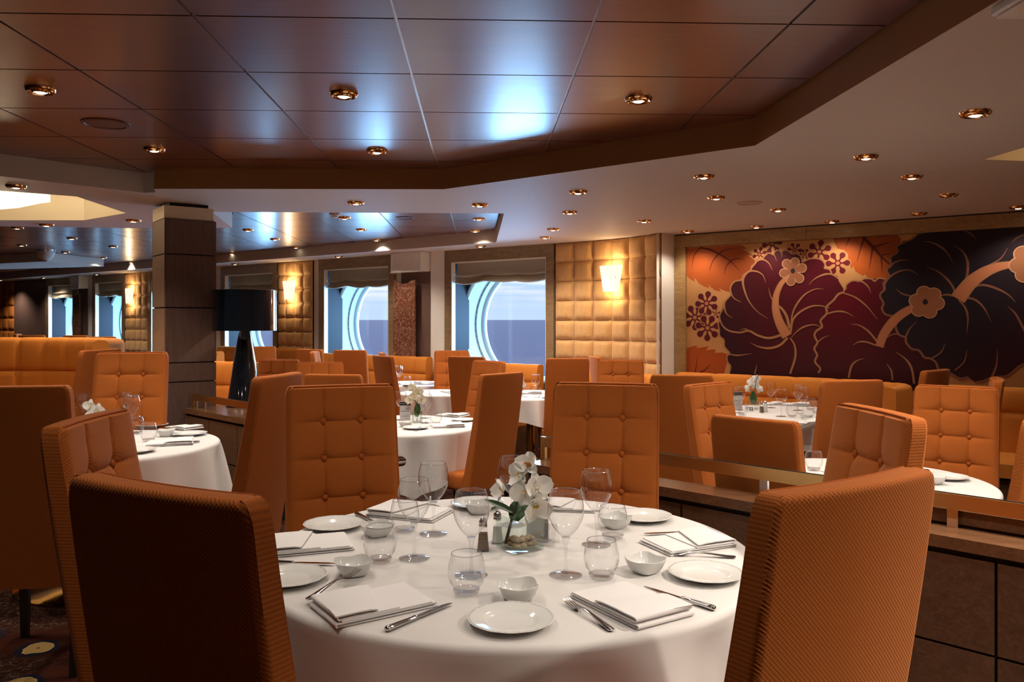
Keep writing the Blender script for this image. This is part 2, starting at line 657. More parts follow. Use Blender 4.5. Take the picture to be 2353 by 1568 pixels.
ceiling = struct('ceiling', MB().add(*flat_with_holes(OUTER, [REC1, REC2, COVE, COVE2], SOF)).mesh('ceiling', 'cream_paint', weld=False, recalc=False))
for nm, poly, top, m in (('fascia', REC1, WOOD + 0.06, 'cream_paint'), ('fascia', REC2, WOOD + 0.06, 'cream_paint'),
                         ('cove_side', COVE, SOF + 0.42, 'cove_cream'), ('cove_side', COVE2, SOF + 0.25, 'cove_cream')):
    n = len(poly)
    ou = inset(poly, -0.012)
    for i in range(n):                                     # one board for each side of the recess
        j = (i + 1) % n
        b = MB().add([(*poly[i], SOF), (*poly[j], SOF), (*poly[j], top), (*poly[i], top), (*ou[i], SOF + 0.002), (*ou[j], SOF + 0.002), (*ou[j], top), (*ou[i], top)],
                     [(0, 1, 2, 3), (4, 5, 6, 7), (0, 1, 5, 4), (3, 2, 6, 7)])
        mm = 'tan_lacquer' if poly is REC1 and i < 4 else m
        put(nm, b.mesh(nm, mm, angle=20), parent=ceiling)
for poly, z in ((COVE, SOF + 0.42), (COVE2, SOF + 0.25)):
    put('cove_top', MB().prism(inset(poly, -0.011), z, z + 0.02).mesh('cove_top', 'cove_cream'), parent=ceiling)
put('upper_slab', MB().prism([(-17, -3), (7, -3), (7, 5.2), (-17, 23.6)], SOF + 0.5, SOF + 0.55).mesh('upper_slab', 'shadow_gap'), parent=ceiling)

GA, GO, TW, TD = 0.0386, Vector((-0.4425, 3.536)), 0.716, 0.65
gx, gy = Vector((cos(GA), sin(GA))), Vector((-sin(GA), cos(GA)))


def to_grid(p):
    d = Vector(p) - GO
    return (d.dot(gx), d.dot(gy))


for poly, maxd in ((REC1, 99), (REC2, 17.0)):
    lp = [to_grid(p) for p in inset(poly, 0.018)]
    bk = put('backing', MB().prism(inset(poly, 0.002), WOOD + 0.032, WOOD + 0.045).mesh('backing', 'shadow_gap'), parent=ceiling)
    xs, ys = [p[0] for p in lp], [p[1] for p in lp]
    i0, i1 = math.floor(min(xs) / TW), math.ceil(max(xs) / TW)
    j0, j1 = math.floor(min(ys) / TD), math.ceil(max(ys) / TD)
    for i in range(i0, i1):
        for j in range(j0, j1):
            cl_ = clip_rect(lp, i * TW + 0.006, (i + 1) * TW - 0.006, j * TD + 0.005, (j + 1) * TD - 0.005)
            if len(cl_) < 3:
                continue
            ar = abs(sum(cl_[k][0] * cl_[(k + 1) % len(cl_)][1] - cl_[(k + 1) % len(cl_)][0] * cl_[k][1] for k in range(len(cl_)))) / 2
            if ar < 0.004:
                continue
            put('ceiling_panel', MB().prism(cl_, WOOD, WOOD + 0.02).mesh('ceiling_panel', 'ceiling_timber', angle=20),
                parent=ceiling, loc=(GO.x, GO.y, 0), rot=(0, 0, GA))
        # bright metal bar in the joint between two columns of panels
        st = clip_rect(lp, i * TW - 0.006, i * TW + 0.006, min(ys), max(ys))
        if len(st) >= 3:
            put('joint_bar', MB().prism(st, WOOD + 0.012, WOOD + 0.02).mesh('joint_bar', 'gap_strip'), parent=ceiling, loc=(GO.x, GO.y, 0), rot=(0, 0, GA))
# distant dropped soffit island
isl = [G(0, 606, SOF), G(108, 601, SOF), (-7.2, 14.2), (-9.6, 15.0), (-9.6, 12.6)]
put('soffit_island', MB().prism(isl, SOF + 0.001, WOOD - 0.002).mesh('soffit_island', 'cream_paint'), parent=ceiling)
# shadow line where wall and ceiling meet
# ---- walls that close the room out of sight
struct('wall_back', MB().box(-17, 7, -3.1, -3.0, LOW, 2.9).mesh('wall_back', 'cream_paint'))
struct('wall_left', MB().box(-17.1, -17, -3, 23.6, LOW, 2.9).mesh('wall_left', 'walnut'))
struct('wall_right', MB().box(7, 7.1, -3, 5.3, LOW, 2.9).mesh('wall_right', 'cream_paint'))

# ---- the window wall
ZT = SOF + 0.02
WINS = [(-1.80, 0.0), (-4.45, -2.78), (-7.12, -5.50), (-9.60, -8.20), (-11.87, -10.50), (-14.10, -12.65)]
wall = MB()
for a, b_ in ((-23.5, -14.10), (-12.65, -11.87), (-10.50, -9.60), (-8.20, -7.12), (-5.50, -4.45), (-2.78, -1.80), (0.0, 8.4)):
    wall.box(a, b_, 0.02, 0.12, LOW, ZT)
wall_main = wall_obj('wall_front', wall.mesh('wall_front', 'white_paint'))
PR, PZ = 0.80, 1.375


def window(idx, t0, t1):
    """travertine surround, blind, deep box and a round port with a white reveal"""
    w = t1 - t0
    c = (t0 + t1) / 2
    fw = 0.115
    o = wall_obj('window_%d' % idx, MB().box(t0 + fw, t1 - fw, 0.0, 0.33, 0.30, 0.36).mesh('window_board', 'white_paint'))
    for nm, x0, x1, z0, z1 in (('jamb', t0, t0 + fw, LOW, 2.215), ('jamb', t1 - fw, t1, LOW, 2.215), ('header', t0, t1, 2.217, SOF)):
        b = MB().box(x0, x1, -0.03, 0.06, z0, z1)
        me = b.mesh(nm, 'travertine')
        put(nm, me, parent=o)
    # thin pale bead on the inside of the surround
    put('bead', MB().box(t0 + fw, t0 + fw + 0.012, -0.022, 0.05, 0.36, 2.215).box(t1 - fw - 0.012, t1 - fw, -0.022, 0.05, 0.36, 2.215).box(t0 + fw, t1 - fw, -0.022, 0.05, 2.203, 2.217).mesh('bead', 'white_paint'), parent=o)
    put('side_panel', MB().box(t0 + fw - 0.03, t0 + fw - 0.005, 0.06, 0.36, LOW, ZT).mesh('side_panel', 'grey_panel'), parent=o)
    put('side_panel', MB().box(t1 - fw + 0.005, t1 - fw + 0.03, 0.06, 0.36, LOW, ZT).mesh('side_panel', 'grey_panel'), parent=o)
    R = min(PR, w / 2 - fw + 0.05)
    # back panel with a round hole
    ring = [Vector((c + (R + 0.10) * cos(2 * pi * k / 64), PZ + (R + 0.10) * sin(2 * pi * k / 64), 0)) for k in range(64)]
    x0, x1 = t0 - 0.25, t1 + 0.25
    rect = [Vector(p) for p in ((x0, LOW, 0), (x1, LOW, 0), (x1, ZT + 0.3, 0), (x0, ZT + 0.3, 0))]
    tri = tessellate_polygon([rect, ring])
    b = MB().add([(v.x, 0.34, v.y) for v in rect + ring], [tuple(t) for t in tri])
    b.add([(v.x, 0.37, v.y) for v in rect + ring], [tuple(t) for t in tri])
    put('port_panel', b.mesh('port_panel', 'grey_panel', weld=False), parent=o)
    prof = [(R + 0.115, 0.335), (R + 0.105, 0.315), (R + 0.085, 0.315), (R + 0.065, 0.335), (R + 0.05, 0.42), (R + 0.03, 0.52), (R + 0.028, 0.535), (R + 0.005, 0.54), (R, 0.56), (R - 0.01, 0.62), (R - 0.035, 0.635), (R - 0.05, 0.66), (R - 0.05, 0.70), (R + 0.2, 0.70), (R + 0.2, 0.37)]
    b = MB().lathe(prof, 72)
    b.V = [(x + c, z, y + PZ) for x, y, z in b.V]
    po = put('port_ring', b.mesh('port_ring', 'enamel', angle=30), parent=o)
    bo = MB()
    for k in range(60):                                   # small bolt heads round the ring
        a = 2 * pi * k / 60
        q = MB().lathe([(0.0, 0.0), (0.006, 0.0), (0.006, 0.006), (0.0, 0.008)], 6)
        bo.add([(c + (R + 0.017) * cos(a) + x, 0.536 - z, PZ + (R + 0.017) * sin(a) + y) for x, y, z in q.V], q.F)
    put('bolts', bo.mesh('bolts', 'grey_panel'), parent=po, kind='stuff')
    g = MB().lathe([(0.0, 0.0), (R - 0.045, 0.0), (R - 0.045, 0.012), (0.0, 0.012)], 64)
    g.V = [(x + c, 0.645 + z, y + PZ) for x, y, z in g.V]
    put('pane', g.mesh('pane', 'window_glass'), parent=o)
    # roman blind gathered at the top
    nx, bl = 40, MB()
    prof = [(2.21, 0.035), (2.10, 0.05), (2.055, 0.005), (2.045, -0.012), (2.035, 0.01), (2.03, 0.04), (1.985, 0.02), (1.965, -0.014), (1.95, -0.02), (1.94, 0.0), (1.945, 0.04), (1.96, 0.07)]
    V, F = [], []
    x0, x1 = t0 + fw + 0.015, t1 - fw - 0.015
    for i in range(nx + 1):
        u = i / nx
        sag = 0.022 * sin(pi * ((u * 3) % 1.0)) + 0.01 * sin(9 * u + idx)
        for k, (z, y) in enumerate(prof):
            f = k / (len(prof) - 1)
            V.append((x0 + (x1 - x0) * u, y + 0.012 * sin(14 * u + k * 0.7 + idx) * f + 0.045, z - sag * min(1, f * 1.6)))
    m_ = len(prof)
    for i in range(nx):
        for k in range(m_ - 1):
            F.append((i * m_ + k, (i + 1) * m_ + k, (i + 1) * m_ + k + 1, i * m_ + k + 1))
    put('blind', mesh_of('blind', V, F, ['blind'], 60, False), parent=o)
    # daylight entering through the port
    ld = bpy.data.lights.new('daylight', 'AREA'); ld.shape = 'RECTANGLE'; ld.size = 2.6; ld.size_y = 2.4
    ld.energy = DAY_W; ld.color = DAY_COL
    lo = bpy.data.objects.new('daylight', ld); link(lo, o)
    lo.location = (c, 1.5, PZ + 0.35); lo.rotation_euler = (radians(-90), 0, 0)
    return o


for i, (a, b_) in enumerate(WINS):
    window(i + 1, a, b_)


# ---- upholstered pads on the wall
def pad_mesh(w, h, d, m, n=9):
    V, F = [], []
    for j in range(n):
        for i in range(n):
            u, v = 2 * i / (n - 1) - 1, 2 * j / (n - 1) - 1
            e_ = (1 - abs(u) ** 5) * (1 - abs(v) ** 5)
            V.append((u * w / 2, -d * (e_ ** 0.45) * (0.8 + 0.2 * (1 - u * u) * (1 - v * v)), v * h / 2))
    for j in range(n - 1):
        for i in range(n - 1):
            F.append((j * n + i, j * n + i + 1, (j + 1) * n + i + 1, (j + 1) * n + i))
    return mesh_of('pad', V, F, [m], 80, False)


def pads(parent, pts, z0, z1, rows, depth, m):
    """pts: plan points of the panel's corners from left to right, in the parent's space"""
    h = (z1 - z0) / rows
    for a, b_ in zip(pts[:-1], pts[1:]):
        A, B = Vector(a), Vector(b_)
        w = (B - A).length
        me = pad_mesh(w - 0.002, h - 0.002, depth, m)
        ang = atan2(B.y - A.y, B.x - A.x)
        for r in range(rows):
            put('pad', me, parent=parent, loc=((A.x + B.x) / 2, (A.y + B.y) / 2, z0 + h * (r + 0.5)), rot=(0, 0, ang))


for t0, t1, nc in ((-5.485, -4.62, 4), (-10.48, -9.62, 4)):
    pp = wall_obj('wall_padding', MB().box(t0, t1, -0.005, 0.02, LOW, SOF).mesh('wall_padding', 'shadow_gap'))
    pads(pp, [(t0 + (t1 - t0) * k / nc, -0.006) for k in range(nc + 1)], SOF - 7 * 0.225, SOF, 7, 0.045, 'suede')
pp = wall_obj('wall_padding', MB().box(-17.9, -15.85, -0.005, 0.02, LOW, SOF).mesh('wall_padding', 'shadow_gap'))
pads(pp, [(-17.9 + 2.05 * k / 6, -0.006) for k in range(7)], SOF - 6 * 0.30, SOF, 6, 0.05, 'rust_suede')
dp = wall_obj('wall_panel', MB().box(-15.83, -14.97, -0.03, 0.02, LOW, SOF).box(-14.965, -14.12, -0.03, 0.02, LOW, SOF).mesh('wall_panel', 'walnut'))

# curved padded bay between the last window and the mural
bay = [Vector((0.527 + 0.012 * 0.794, 9.90 - 0.012 * 0.608))]
for ph in (37.4, 38.5, 44, 50, 57, 64):
    bay.append(bay[-1] + 0.272 * Vector((cos(radians(ph)), -sin(radians(ph)))))
b = MB()
for p, q in zip(bay[:-1], bay[1:]):
    d = (q - p).normalized(); nn = Vector((-d.y, d.x))
    b.add([(x.x, x.y, z) for z in (LOW, SOF) for x in (p + nn * 0.002, q + nn * 0.002, q + nn * 0.012, p + nn * 0.012)],
          [(0, 1, 2, 3), (4, 5, 6, 7), (0, 1, 5, 4), (1, 2, 6, 5), (2, 3, 7, 6), (3, 0, 4, 7)])
pb = struct('wall_bay', b.mesh('wall_bay', 'shadow_gap', weld=False))
pads(pb, [tuple(p) for p in bay], SOF - 7 * 0.236, SOF, 7, 0.048, 'suede')
e1 = Vector(wp(1.62, 0.0)[:2])
b0 = bay[-1] - Vector((0.899, 0.438)) * 0.052
b = MB(); d = (e1 - b0).normalized(); nn = Vector((-d.y, d.x))
b.add([(x.x, x.y, z) for z in (LOW, SOF) for x in (b0, e1, e1 + nn * 0.04, b0 + nn * 0.002)],
      [(0, 1, 2, 3), (4, 5, 6, 7), (0, 1, 5, 4), (1, 2, 6, 5), (2, 3, 7, 6), (3, 0, 4, 7)])
struct('wall_pier', b.mesh('wall_pier', 'white_paint'))


# ---- piers between windows: dark panel, rounded lamp cover, etched copper-tinted glass
def pier(t0, t1, lab):
    w = t1 - t0
    a = t0 + 0.02
    st = wall_obj('wall_pier', MB().box(a + 0.12, t0 + w * 0.72, -0.02, 0.02, LOW, SOF - 0.26).mesh('wall_pier', 'walnut'))
    put('strip', MB().box(t0 + w * 0.72, t1 - 0.01, -0.012, 0.02, LOW, SOF).mesh('strip', 'white_paint'), parent=st)
    # rounded cover
    cv = thing('lamp_cover', 'white rounded lamp cover above the ' + lab, 'lamp cover', wp(0, 0), WA)
    pts = [(a, -0.005)] + [(a + 0.14 - 0.14 * cos(q), -0.005 - 0.20 * sin(q)) for q in [pi / 2 * k / 8 for k in range(1, 9)]] + [(t0 + w * 0.71, -0.205), (t0 + w * 0.71, -0.005)]
    put('cover', MB().prism(pts, SOF - 0.27, SOF - 0.004).mesh('cover', 'white_paint', angle=30), parent=cv)
    put('rim', MB().tube([(x, y - 0.004, SOF - 0.272) for x, y in pts[:-1]], 0.007, 6).mesh('rim', 'white_paint'), parent=cv)
    gl = thing('etched_glass_panel', lab, 'glass panel', wp(0, 0), WA)
    g0, g1 = t0 + 0.08, t0 + w * 0.52
    zt = SOF - 0.36
    pl = crom([(g0, zt), (g0 + 0.1, zt - 0.05), (g0 + (g1 - g0) * 0.55, zt - 0.075), (g1 - 0.05, zt - 0.015), (g1, zt - 0.03)], 5)
    V = []
    poly = [(p.x, p.y) for p in pl] + [(g1, 0.55), (g0, 0.55)]
    bb = MB().prism(poly, 0, 0.02)
    bb.V = [(x, -0.10 - z, y) for x, y, z in bb.V]
    put('glass', bb.mesh('glass', 'copper_glass'), parent=gl)
    for zz in (0.75, zt - 0.25):
        put('bracket', MB().box(g0 + 0.16, g0 + 0.19, -0.1, -0.02, zz, zz + 0.02).mesh('bracket', 'chrome'), parent=gl)


pier(-2.78, -1.80, 'copper-tinted etched glass panel between the two widest ports')
pier(-12.65, -11.87, 'narrow copper-tinted etched glass panel beyond the orange sofa')
pier(-8.20, -7.40, 'copper-tinted etched glass panel behind the square column')

# ---- mural in a travertine surround
MT0, MT1, MZ0, MZ1 = 1.755, 6.2, 0.55, 2.235
tr = wall_obj('trim_1', MB().box(1.62, 1.752, -0.035, 0.02, LOW, 2.235).mesh('trim', 'travertine_gold'))
put('header', MB().box(1.62, 3.05, -0.035, 0.02, 2.238, SOF - 0.012).mesh('header', 'travertine_gold'), parent=tr)
put('header', MB().box(3.053, 6.3, -0.035, 0.02, 2.238, SOF - 0.012).mesh('header', 'travertine_gold'), parent=tr)
put('shadow_line', MB().box(1.62, 6.3, -0.03, 0.02, SOF - 0.012, SOF).mesh('shadow_line', 'shadow_gap'), parent=tr)

# ---- square column
pc = Vector((-2.74, 6.35)); pu, pv = Vector((0.80, 0.60)), Vector((-0.60, 0.80))
PS = 0.40


def col_box(b, u0, u1, v0, v1, z0, z1):
    P = [pc + pu * u + pv * v for u, v in ((u0, v0), (u1, v0), (u1, v1), (u0, v1))]
    return b.add([(p.x, p.y, z) for z in (z0, z1) for p in P], [(0, 1, 2, 3), (4, 5, 6, 7), (0, 1, 5, 4), (1, 2, 6, 5), (2, 3, 7, 6), (3, 0, 4, 7)])


zs = [LOW]
for py in (880, 835, 707, 583, 500):
    zs.append(EYE - (py - HZ) * 6.35 / FOC)
zs = sorted(set([LOW, zs[1] - 0.5] + zs[1:]))
col = struct('column', col_box(col_box(MB(), 0.012, PS - 0.012, 0.012, PS - 0.012, LOW, zs[-1]), 0.05, PS - 0.05, 0.05, PS - 0.05, zs[-1], SOF).mesh('column', 'shadow_gap', weld=False))
for z0, z1 in zip(zs[:-1], zs[1:]):
    for m, u0, u1, v0, v1 in (('walnut', 0.008, PS - 0.004, 0.0, 0.012), ('walnut_lit_side', 0.0, 0.012, 0.008, PS), ('walnut', PS - 0.012, PS, 0.006, PS), ('walnut', 0.0, PS, PS - 0.012, PS)):
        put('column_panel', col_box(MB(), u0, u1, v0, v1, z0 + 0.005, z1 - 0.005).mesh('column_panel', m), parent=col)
put('collar', col_box(MB(), 0.0, PS - 0.02, 0.014, PS - 0.014, zs[-1], SOF - 0.03).mesh('collar', 'pale_brass'), parent=col)

# ================================================================== CEILING LIGHTS
def mk_downlight(lens, nm):
    t = thing('downlight', '', 'downlight')
    t['category'] = 'downlight'
    put('ring', MB().lathe([(0.044, -0.002), (0.047, -0.012), (0.056, -0.017), (0.064, -0.011), (0.068, 0.0), (0.055, 0.004), (0.044, 0.004)], 28, closed=True).mesh('ring', 'gold_ring'), parent=t)
    put('reflector', MB().lathe([(0.044, -0.004), (0.040, -0.014), (0.033, -0.020), (0.030, -0.012)], 28).mesh('reflector', 'gold_ring'), parent=t)
    put('lens', MB().lathe([(0.0, -0.021), (0.018, -0.020), (0.031, -0.013)], 24).mesh('lens', lens), parent=t)
    return proto(t)


DL, DLO = mk_downlight('lamp_lens', 'on'), mk_downlight('lamp_off', 'off')
spot_d = bpy.data.lights.new('downlight_beam', 'SPOT')
spot_d.energy = SPOT_W; spot_d.color = SPOT_COL; spot_d.spot_size = SPOT_SIZE; spot_d.spot_blend = 0.7; spot_d.shadow_soft_size = 0.035


dim_d = spot_d.copy(); dim_d.energy = SPOT_W * 0.40
key_d = spot_d.copy(); key_d.energy = SPOT_W * 3.8


def downlight(x, y, z, label, on=True, group=None, beam=True, dim=False, key=False):
    o = place(DL if on else DLO, (x, y, z), 0, label, group)
    if on and beam:
        l = bpy.data.objects.new('beam', dim_d if dim else key_d if key else spot_d); link(l, o)
        l.location = (0, 0, -0.04)
    return o


# in the big timber recess
for px, py, lab in ((93, 205, 'gold downlight in the timber ceiling beside the round speaker grille'),
                    (790, 215, 'gold downlight in the timber ceiling above the black table lamp'),
                    (1467, 226, 'gold downlight in the timber ceiling, second panel column from its angled edge'),
                    (355, 342, 'gold downlight in the timber ceiling just above the square column'),
                    (866, 346, 'gold downlight in the timber ceiling near its cream edge')):
    x, y = G(px, py, WOOD)
    downlight(x, y, WOOD, lab)
for x, y in ((-0.75, 2.5), (0.67, 2.55), (-0.72, 1.24), (0.70, 1.26), (-3.6, 3.8), (-3.6, 2.4)):
    downlight(x, y, WOOD, 'gold downlight in the timber ceiling overhead, above the top of the picture', group='downlights overhead', dim=x > -1)
SOFL = [(818, 465, 1, 'gold downlight in the cream soffit beside the square column'), (1102, 470, 1, 'gold downlight in the cream soffit above the second timber recess corner'),
        (1328, 440, 1, 'gold downlight in the cream soffit above the wall sconce, larger of two'), (1309, 487, 1, 'small gold downlight in the cream soffit above the wall sconce'),
        (1271, 526, 1, 'gold downlight at the top of the widest window, nearer the room'), (1253, 545, 1, 'gold downlight at the top of the widest window, tight to the wall'),
        (1617, 404, 1, 'gold downlight in the cream soffit beside the timber recess angle'), (1646, 453, 1, 'starry bright downlight in the cream soffit near the faint speaker'),
        (1990, 359, 1, 'gold downlight in the cream soffit midway to the biggest soffit downlight'), (2241, 258, 1, 'biggest gold downlight in the cream soffit, upper corner'),
        (2095, 405, 1, 'gold downlight in the cream soffit beside the lit coffer'), (1788, 481, 1, 'gold downlight in the soffit just past the faint speaker'),
        (1480, 507, 1, 'gold downlight in the soffit above the padded bay'), (1580, 531, 1, 'gold downlight over the corner of the mural frame'),
        (1738, 520, 1, 'gold downlight over the mural, first along its frame'), (1912, 508, 1, 'gold downlight over the mural above the autumn leaf'),
        (2180, 447, 0, 'unlit gold downlight in the soffit, larger of two'), (2112, 490, 0, 'unlit gold downlight right against the mural frame'),
        (2340, 475, 1, 'gold downlight over the mural at the picture edge'), (1104, 565, 1, 'small downlight in the narrow soffit over the etched glass panel'),
        (777, 589, 1, 'small downlight in the narrow soffit over the middle window'), (540, 606, 1, 'small downlight in the narrow soffit over the window behind the lamp'),
        (37, 427, 1, 'gold downlight in the soffit right beside the crystal chandelier'), (107, 516, 1, 'gold downlight in the soffit below the chandelier coffer'),
        (307, 506, 1, 'gold downlight in the soffit half hidden by the square column')]
for px, py, on, lab in SOFL:
    x, y = G(px, py, SOF)
    downlight(x, y, SOF, lab, bool(on), beam=py < 560, dim=px > 1450 and py > 400)
for x, y in ((2.0, 1.95), (1.85, 0.45), (3.5, 2.6), (5.4, 4.0), (1.9, -1.1), (3.5, 0.8)):
    downlight(x, y, SOF, 'gold downlight in the cream soffit beyond the picture edge', group='soffit downlights out of view', key=y < 2 and x < 3)
R2 = [(792, 500, 'downlight beside the smoke detector in the second timber recess'), (1100, 502, 'larger of two downlights in the corner of the second timber recess'), (1092, 530, 'smaller of two downlights in the corner of the second timber recess'),
      (865, 551, 'downlight above the middle window at the wall edge of the second recess'), (830, 527, 'downlight in the second recess one panel behind the smoke detector'), (632, 549, 'downlight above the black lamp in the second recess, middle of three'),
      (570, 528, 'downlight above the black lamp in the second recess, largest of three'), (680, 568, 'downlight above the narrow padding at the wall edge of the second recess'), (532, 582, 'downlight above the black lamp in the second recess, tight to the wall'),
      (495, 497, 'downlight in the second recess touching the brass collar of the column')]
for px, py, lab in R2:
    x, y = G(px, py, WOOD)
    downlight(x, y, WOOD, lab, beam=py < 560)
for k, (px, py) in enumerate([(165, 547), (260, 566), (150, 579), (237, 592), (300, 602), (40, 523), (142, 601), (50, 563)]):
    x, y = G(px, py, WOOD)
    downlight(x, y, WOOD, 'tiny downlight in the far timber ceiling beyond the chandelier', group='downlights in the far timber ceiling')
for k, (px, py) in enumerate([(64, 609), (215, 610), (137, 617), (70, 623), (100, 638), (222, 630)]):
    x, y = G(px, py, SOF if py > 625 else WOOD)
    downlight(x, y, SOF if py > 625 else WOOD, 'tiny downlight near the far end of the window wall', group='downlights at the far end', beam=k % 2 == 0)


downlight(-12.0, 18.9, SOF, 'added tiny downlight brightening the rust padding at the far end', group='downlights at the far end')  # added lamp, no fitting known here; it brightens the dark rust padding


def grille(x, y, z, m, lab, r):
    t = thing('ceiling_speaker', lab, 'speaker', (x, y, z))
    put('rim', MB().lathe([(r * 0.82, -0.003), (r * 0.86, -0.009), (r, -0.004), (r, 0.002), (r * 0.82, 0.002)], 36, closed=True).mesh('rim', m), parent=t)
    put('mesh_cover', MB().lathe([(0.0, -0.004), (r * 0.82, -0.004)], 36).mesh('mesh_cover', m), parent=t)


x, y = G(243, 284, WOOD); grille(x, y, WOOD, 'speaker_brown', 'round brown speaker grille in the timber ceiling', 0.125)
x, y = G(1722, 466, SOF); grille(x, y, SOF, 'speaker_cream', 'round cream speaker grille in the soffit near the mural', 0.10)
x, y = G(930, 500, WOOD); grille(x, y, WOOD, 'speaker_brown', 'round pale speaker grille in the second timber recess', 0.10)
x, y = G(2349, -8, SOF)
eb = thing('ceiling_box', 'white box fitting on the soffit at the top corner', 'ceiling box', (x + 0.02, y, SOF))
put('housing', rbox('housing', 0.13, 0.16, 0.03, 0.008, 'white_paint', z0=-0.031), parent=eb)
put('cover', rbox('cover', 0.11, 0.14, 0.008, 0.003, 'white_paint', z0=-0.040), parent=eb)
# smoke detector and sprinkler in the second recess
x, y = G(770, 491, WOOD)
sd = thing('smoke_detector', 'small pale smoke detector in the second timber recess', 'smoke detector', (x, y, WOOD))
put('base', MB().lathe([(0.0, -0.02), (0.055, -0.02), (0.06, 0.0), (0.0, 0.0)], 20).mesh('base', 'white_paint'), parent=sd)
put('head', MB().lathe([(0.0, -0.045), (0.03, -0.042), (0.035, -0.021), (0.0, -0.021)], 20).mesh('head', 'white_paint'), parent=sd)
x, y = G(105, 575, WOOD)
sd2 = thing('ceiling_dome', 'pale dome fitting under the far timber ceiling', 'ceiling dome', (x, y, WOOD))
put('dome', MB().lathe([(0.0, -0.16), (0.06, -0.15), (0.11, -0.10), (0.13, -0.04), (0.13, 0.0), (0.0, 0.0)], 24).mesh('dome', 'cream_paint'), parent=sd2)
put('collar', MB().lathe([(0.131, -0.03), (0.14, -0.025), (0.14, 0.0), (0.131, 0.0)], 24, closed=True).mesh('collar', 'chrome'), parent=sd2)

# ---- crystal chandelier in its coffer
ch = thing('chandelier', 'glowing crystal rod chandelier in the cream coffer', 'chandelier', (-4.36, 6.72, 0))
hexa = [(0.44 * cos(pi / 6 + k * pi / 3), 0.44 * sin(pi / 6 + k * pi / 3)) for k in range(6)]
put('frame', MB().prism(hexa, 2.545, 2.56).mesh('frame', 'chrome'), parent=ch)
put('hanger', MB().tube([(0, 0, 2.56), (0, 0, SOF + 0.42)], 0.012).mesh('hanger', 'chrome'), parent=ch)
rods = MB()
for k in range(6):
    A, B = Vector(hexa[k]), Vector(hexa[(k + 1) % 6])
    for j in range(14):
        p = A.lerp(B, (j + 0.5) / 14)
        rods.tube([(p.x, p.y, 2.545), (p.x, p.y, 2.455)], 0.008, 5)
put('crystal_rods', rods.mesh('crystal_rods', 'crystal_glow', weld=False), parent=ch, kind='stuff')
put('bead_dish', MB().lathe([(0.0, 2.37), (0.10, 2.375), (0.22, 2.40), (0.34, 2.44), (0.40, 2.47), (0.40, 2.48), (0.0, 2.48)], 24, fr=lambda a, i: 1 + 0.03 * cos(24 * a)).mesh('bead_dish', 'crystal_glow'), parent=ch)
cl_d = bpy.data.lights.new('chandelier_glow', 'POINT'); cl_d.energy = 9; cl_d.color = (1.0, 0.80, 0.52); cl_d.shadow_soft_size = 0.12
lo = bpy.data.objects.new('glow', cl_d); link(lo, ch); lo.location = (0, 0, 2.66)
lo = bpy.data.objects.new('glow', cl_d); link(lo, ch); lo.location = (0.1, 0, 2.25)


cv_d = bpy.data.lights.new('cove_glow', 'POINT'); cv_d.energy = 4; cv_d.color = (1.0, 0.62, 0.28); cv_d.shadow_soft_size = 0.2
lo = bpy.data.objects.new('cove_glow', cv_d); link(lo, ceiling); lo.location = (3.6, 4.2, SOF + 0.12)


# ---- wall sconces
def sconce(x, y, rz, label):
    """tapered white glass shield; local +y is the wall"""
    t = thing('wall_sconce', label, 'sconce', (x, y, 0), rz)
    zt, zb, wt, wb, n = 2.06, 1.765, 0.165, 0.112, 14
    V, F = [], []
    for k, off in enumerate((0.0, 0.006)):
        for j in range(5):
            f = j / 4
            w = wb + (wt - wb) * f
            for i in range(n + 1):
                u = 2 * i / n - 1
                V.append((u * w, -0.055 - 0.055 * (1 - u * u) - off + 0.0, zb + (zt - zb) * f))
    m_ = n + 1
    for j in range(4):
        for i in range(n):
            F.append((j * m_ + i, j * m_ + i + 1, (j + 1) * m_ + i + 1, (j + 1) * m_ + i))
            o_ = 5 * m_
            F.append((o_ + j * m_ + i, o_ + (j + 1) * m_ + i, o_ + (j + 1) * m_ + i + 1, o_ + j * m_ + i + 1))
    for i in range(n):
        for a in (0, 4):
            F.append((a * m_ + i, a * m_ + i + 1, 5 * m_ + a * m_ + i + 1, 5 * m_ + a * m_ + i))
    put('shade', mesh_of('shade', V, F, ['sconce_glass'], 40), parent=t)
    put('back_plate', MB().box(-0.05, 0.05, -0.045, -0.02, 1.84, 2.0).mesh('back_plate', 'chrome'), parent=t)
    put('screw', MB().tube([(0.10, -0.02, 1.92), (0.10, -0.10, 1.92)], 0.006, 8).mesh('screw', 'chrome'), parent=t)
    ld = bpy.data.lights.new('sconce_glow', 'POINT'); ld.energy = SCONCE_W; ld.color = (1.0, 0.72, 0.40); ld.shadow_soft_size = 0.03
    for z in (2.09, 1.73):
        lo = bpy.data.objects.new('glow', ld); link(lo, t); lo.location = (0, -0.075, z)


bm_ = (bay[3] * 0.5 + bay[4] * 0.5) * 0.5 + bay[3] * 0.5
sconce(bm_.x - 0.03, bm_.y - 0.055, radians(-46), 'lit white glass sconce on the tan padded bay by the mural')
p = wp(-5.08, -0.05); sconce(p[0], p[1], WA, 'lit white glass sconce on the narrow padding beside the black lamp')
p = wp(-10.15, -0.05); sconce(p[0], p[1], WA, 'lit white glass sconce half hidden behind the square column')

# ================================================================== CHAIRS
CH_TOP, CH_BOT = 1.183, 0.36


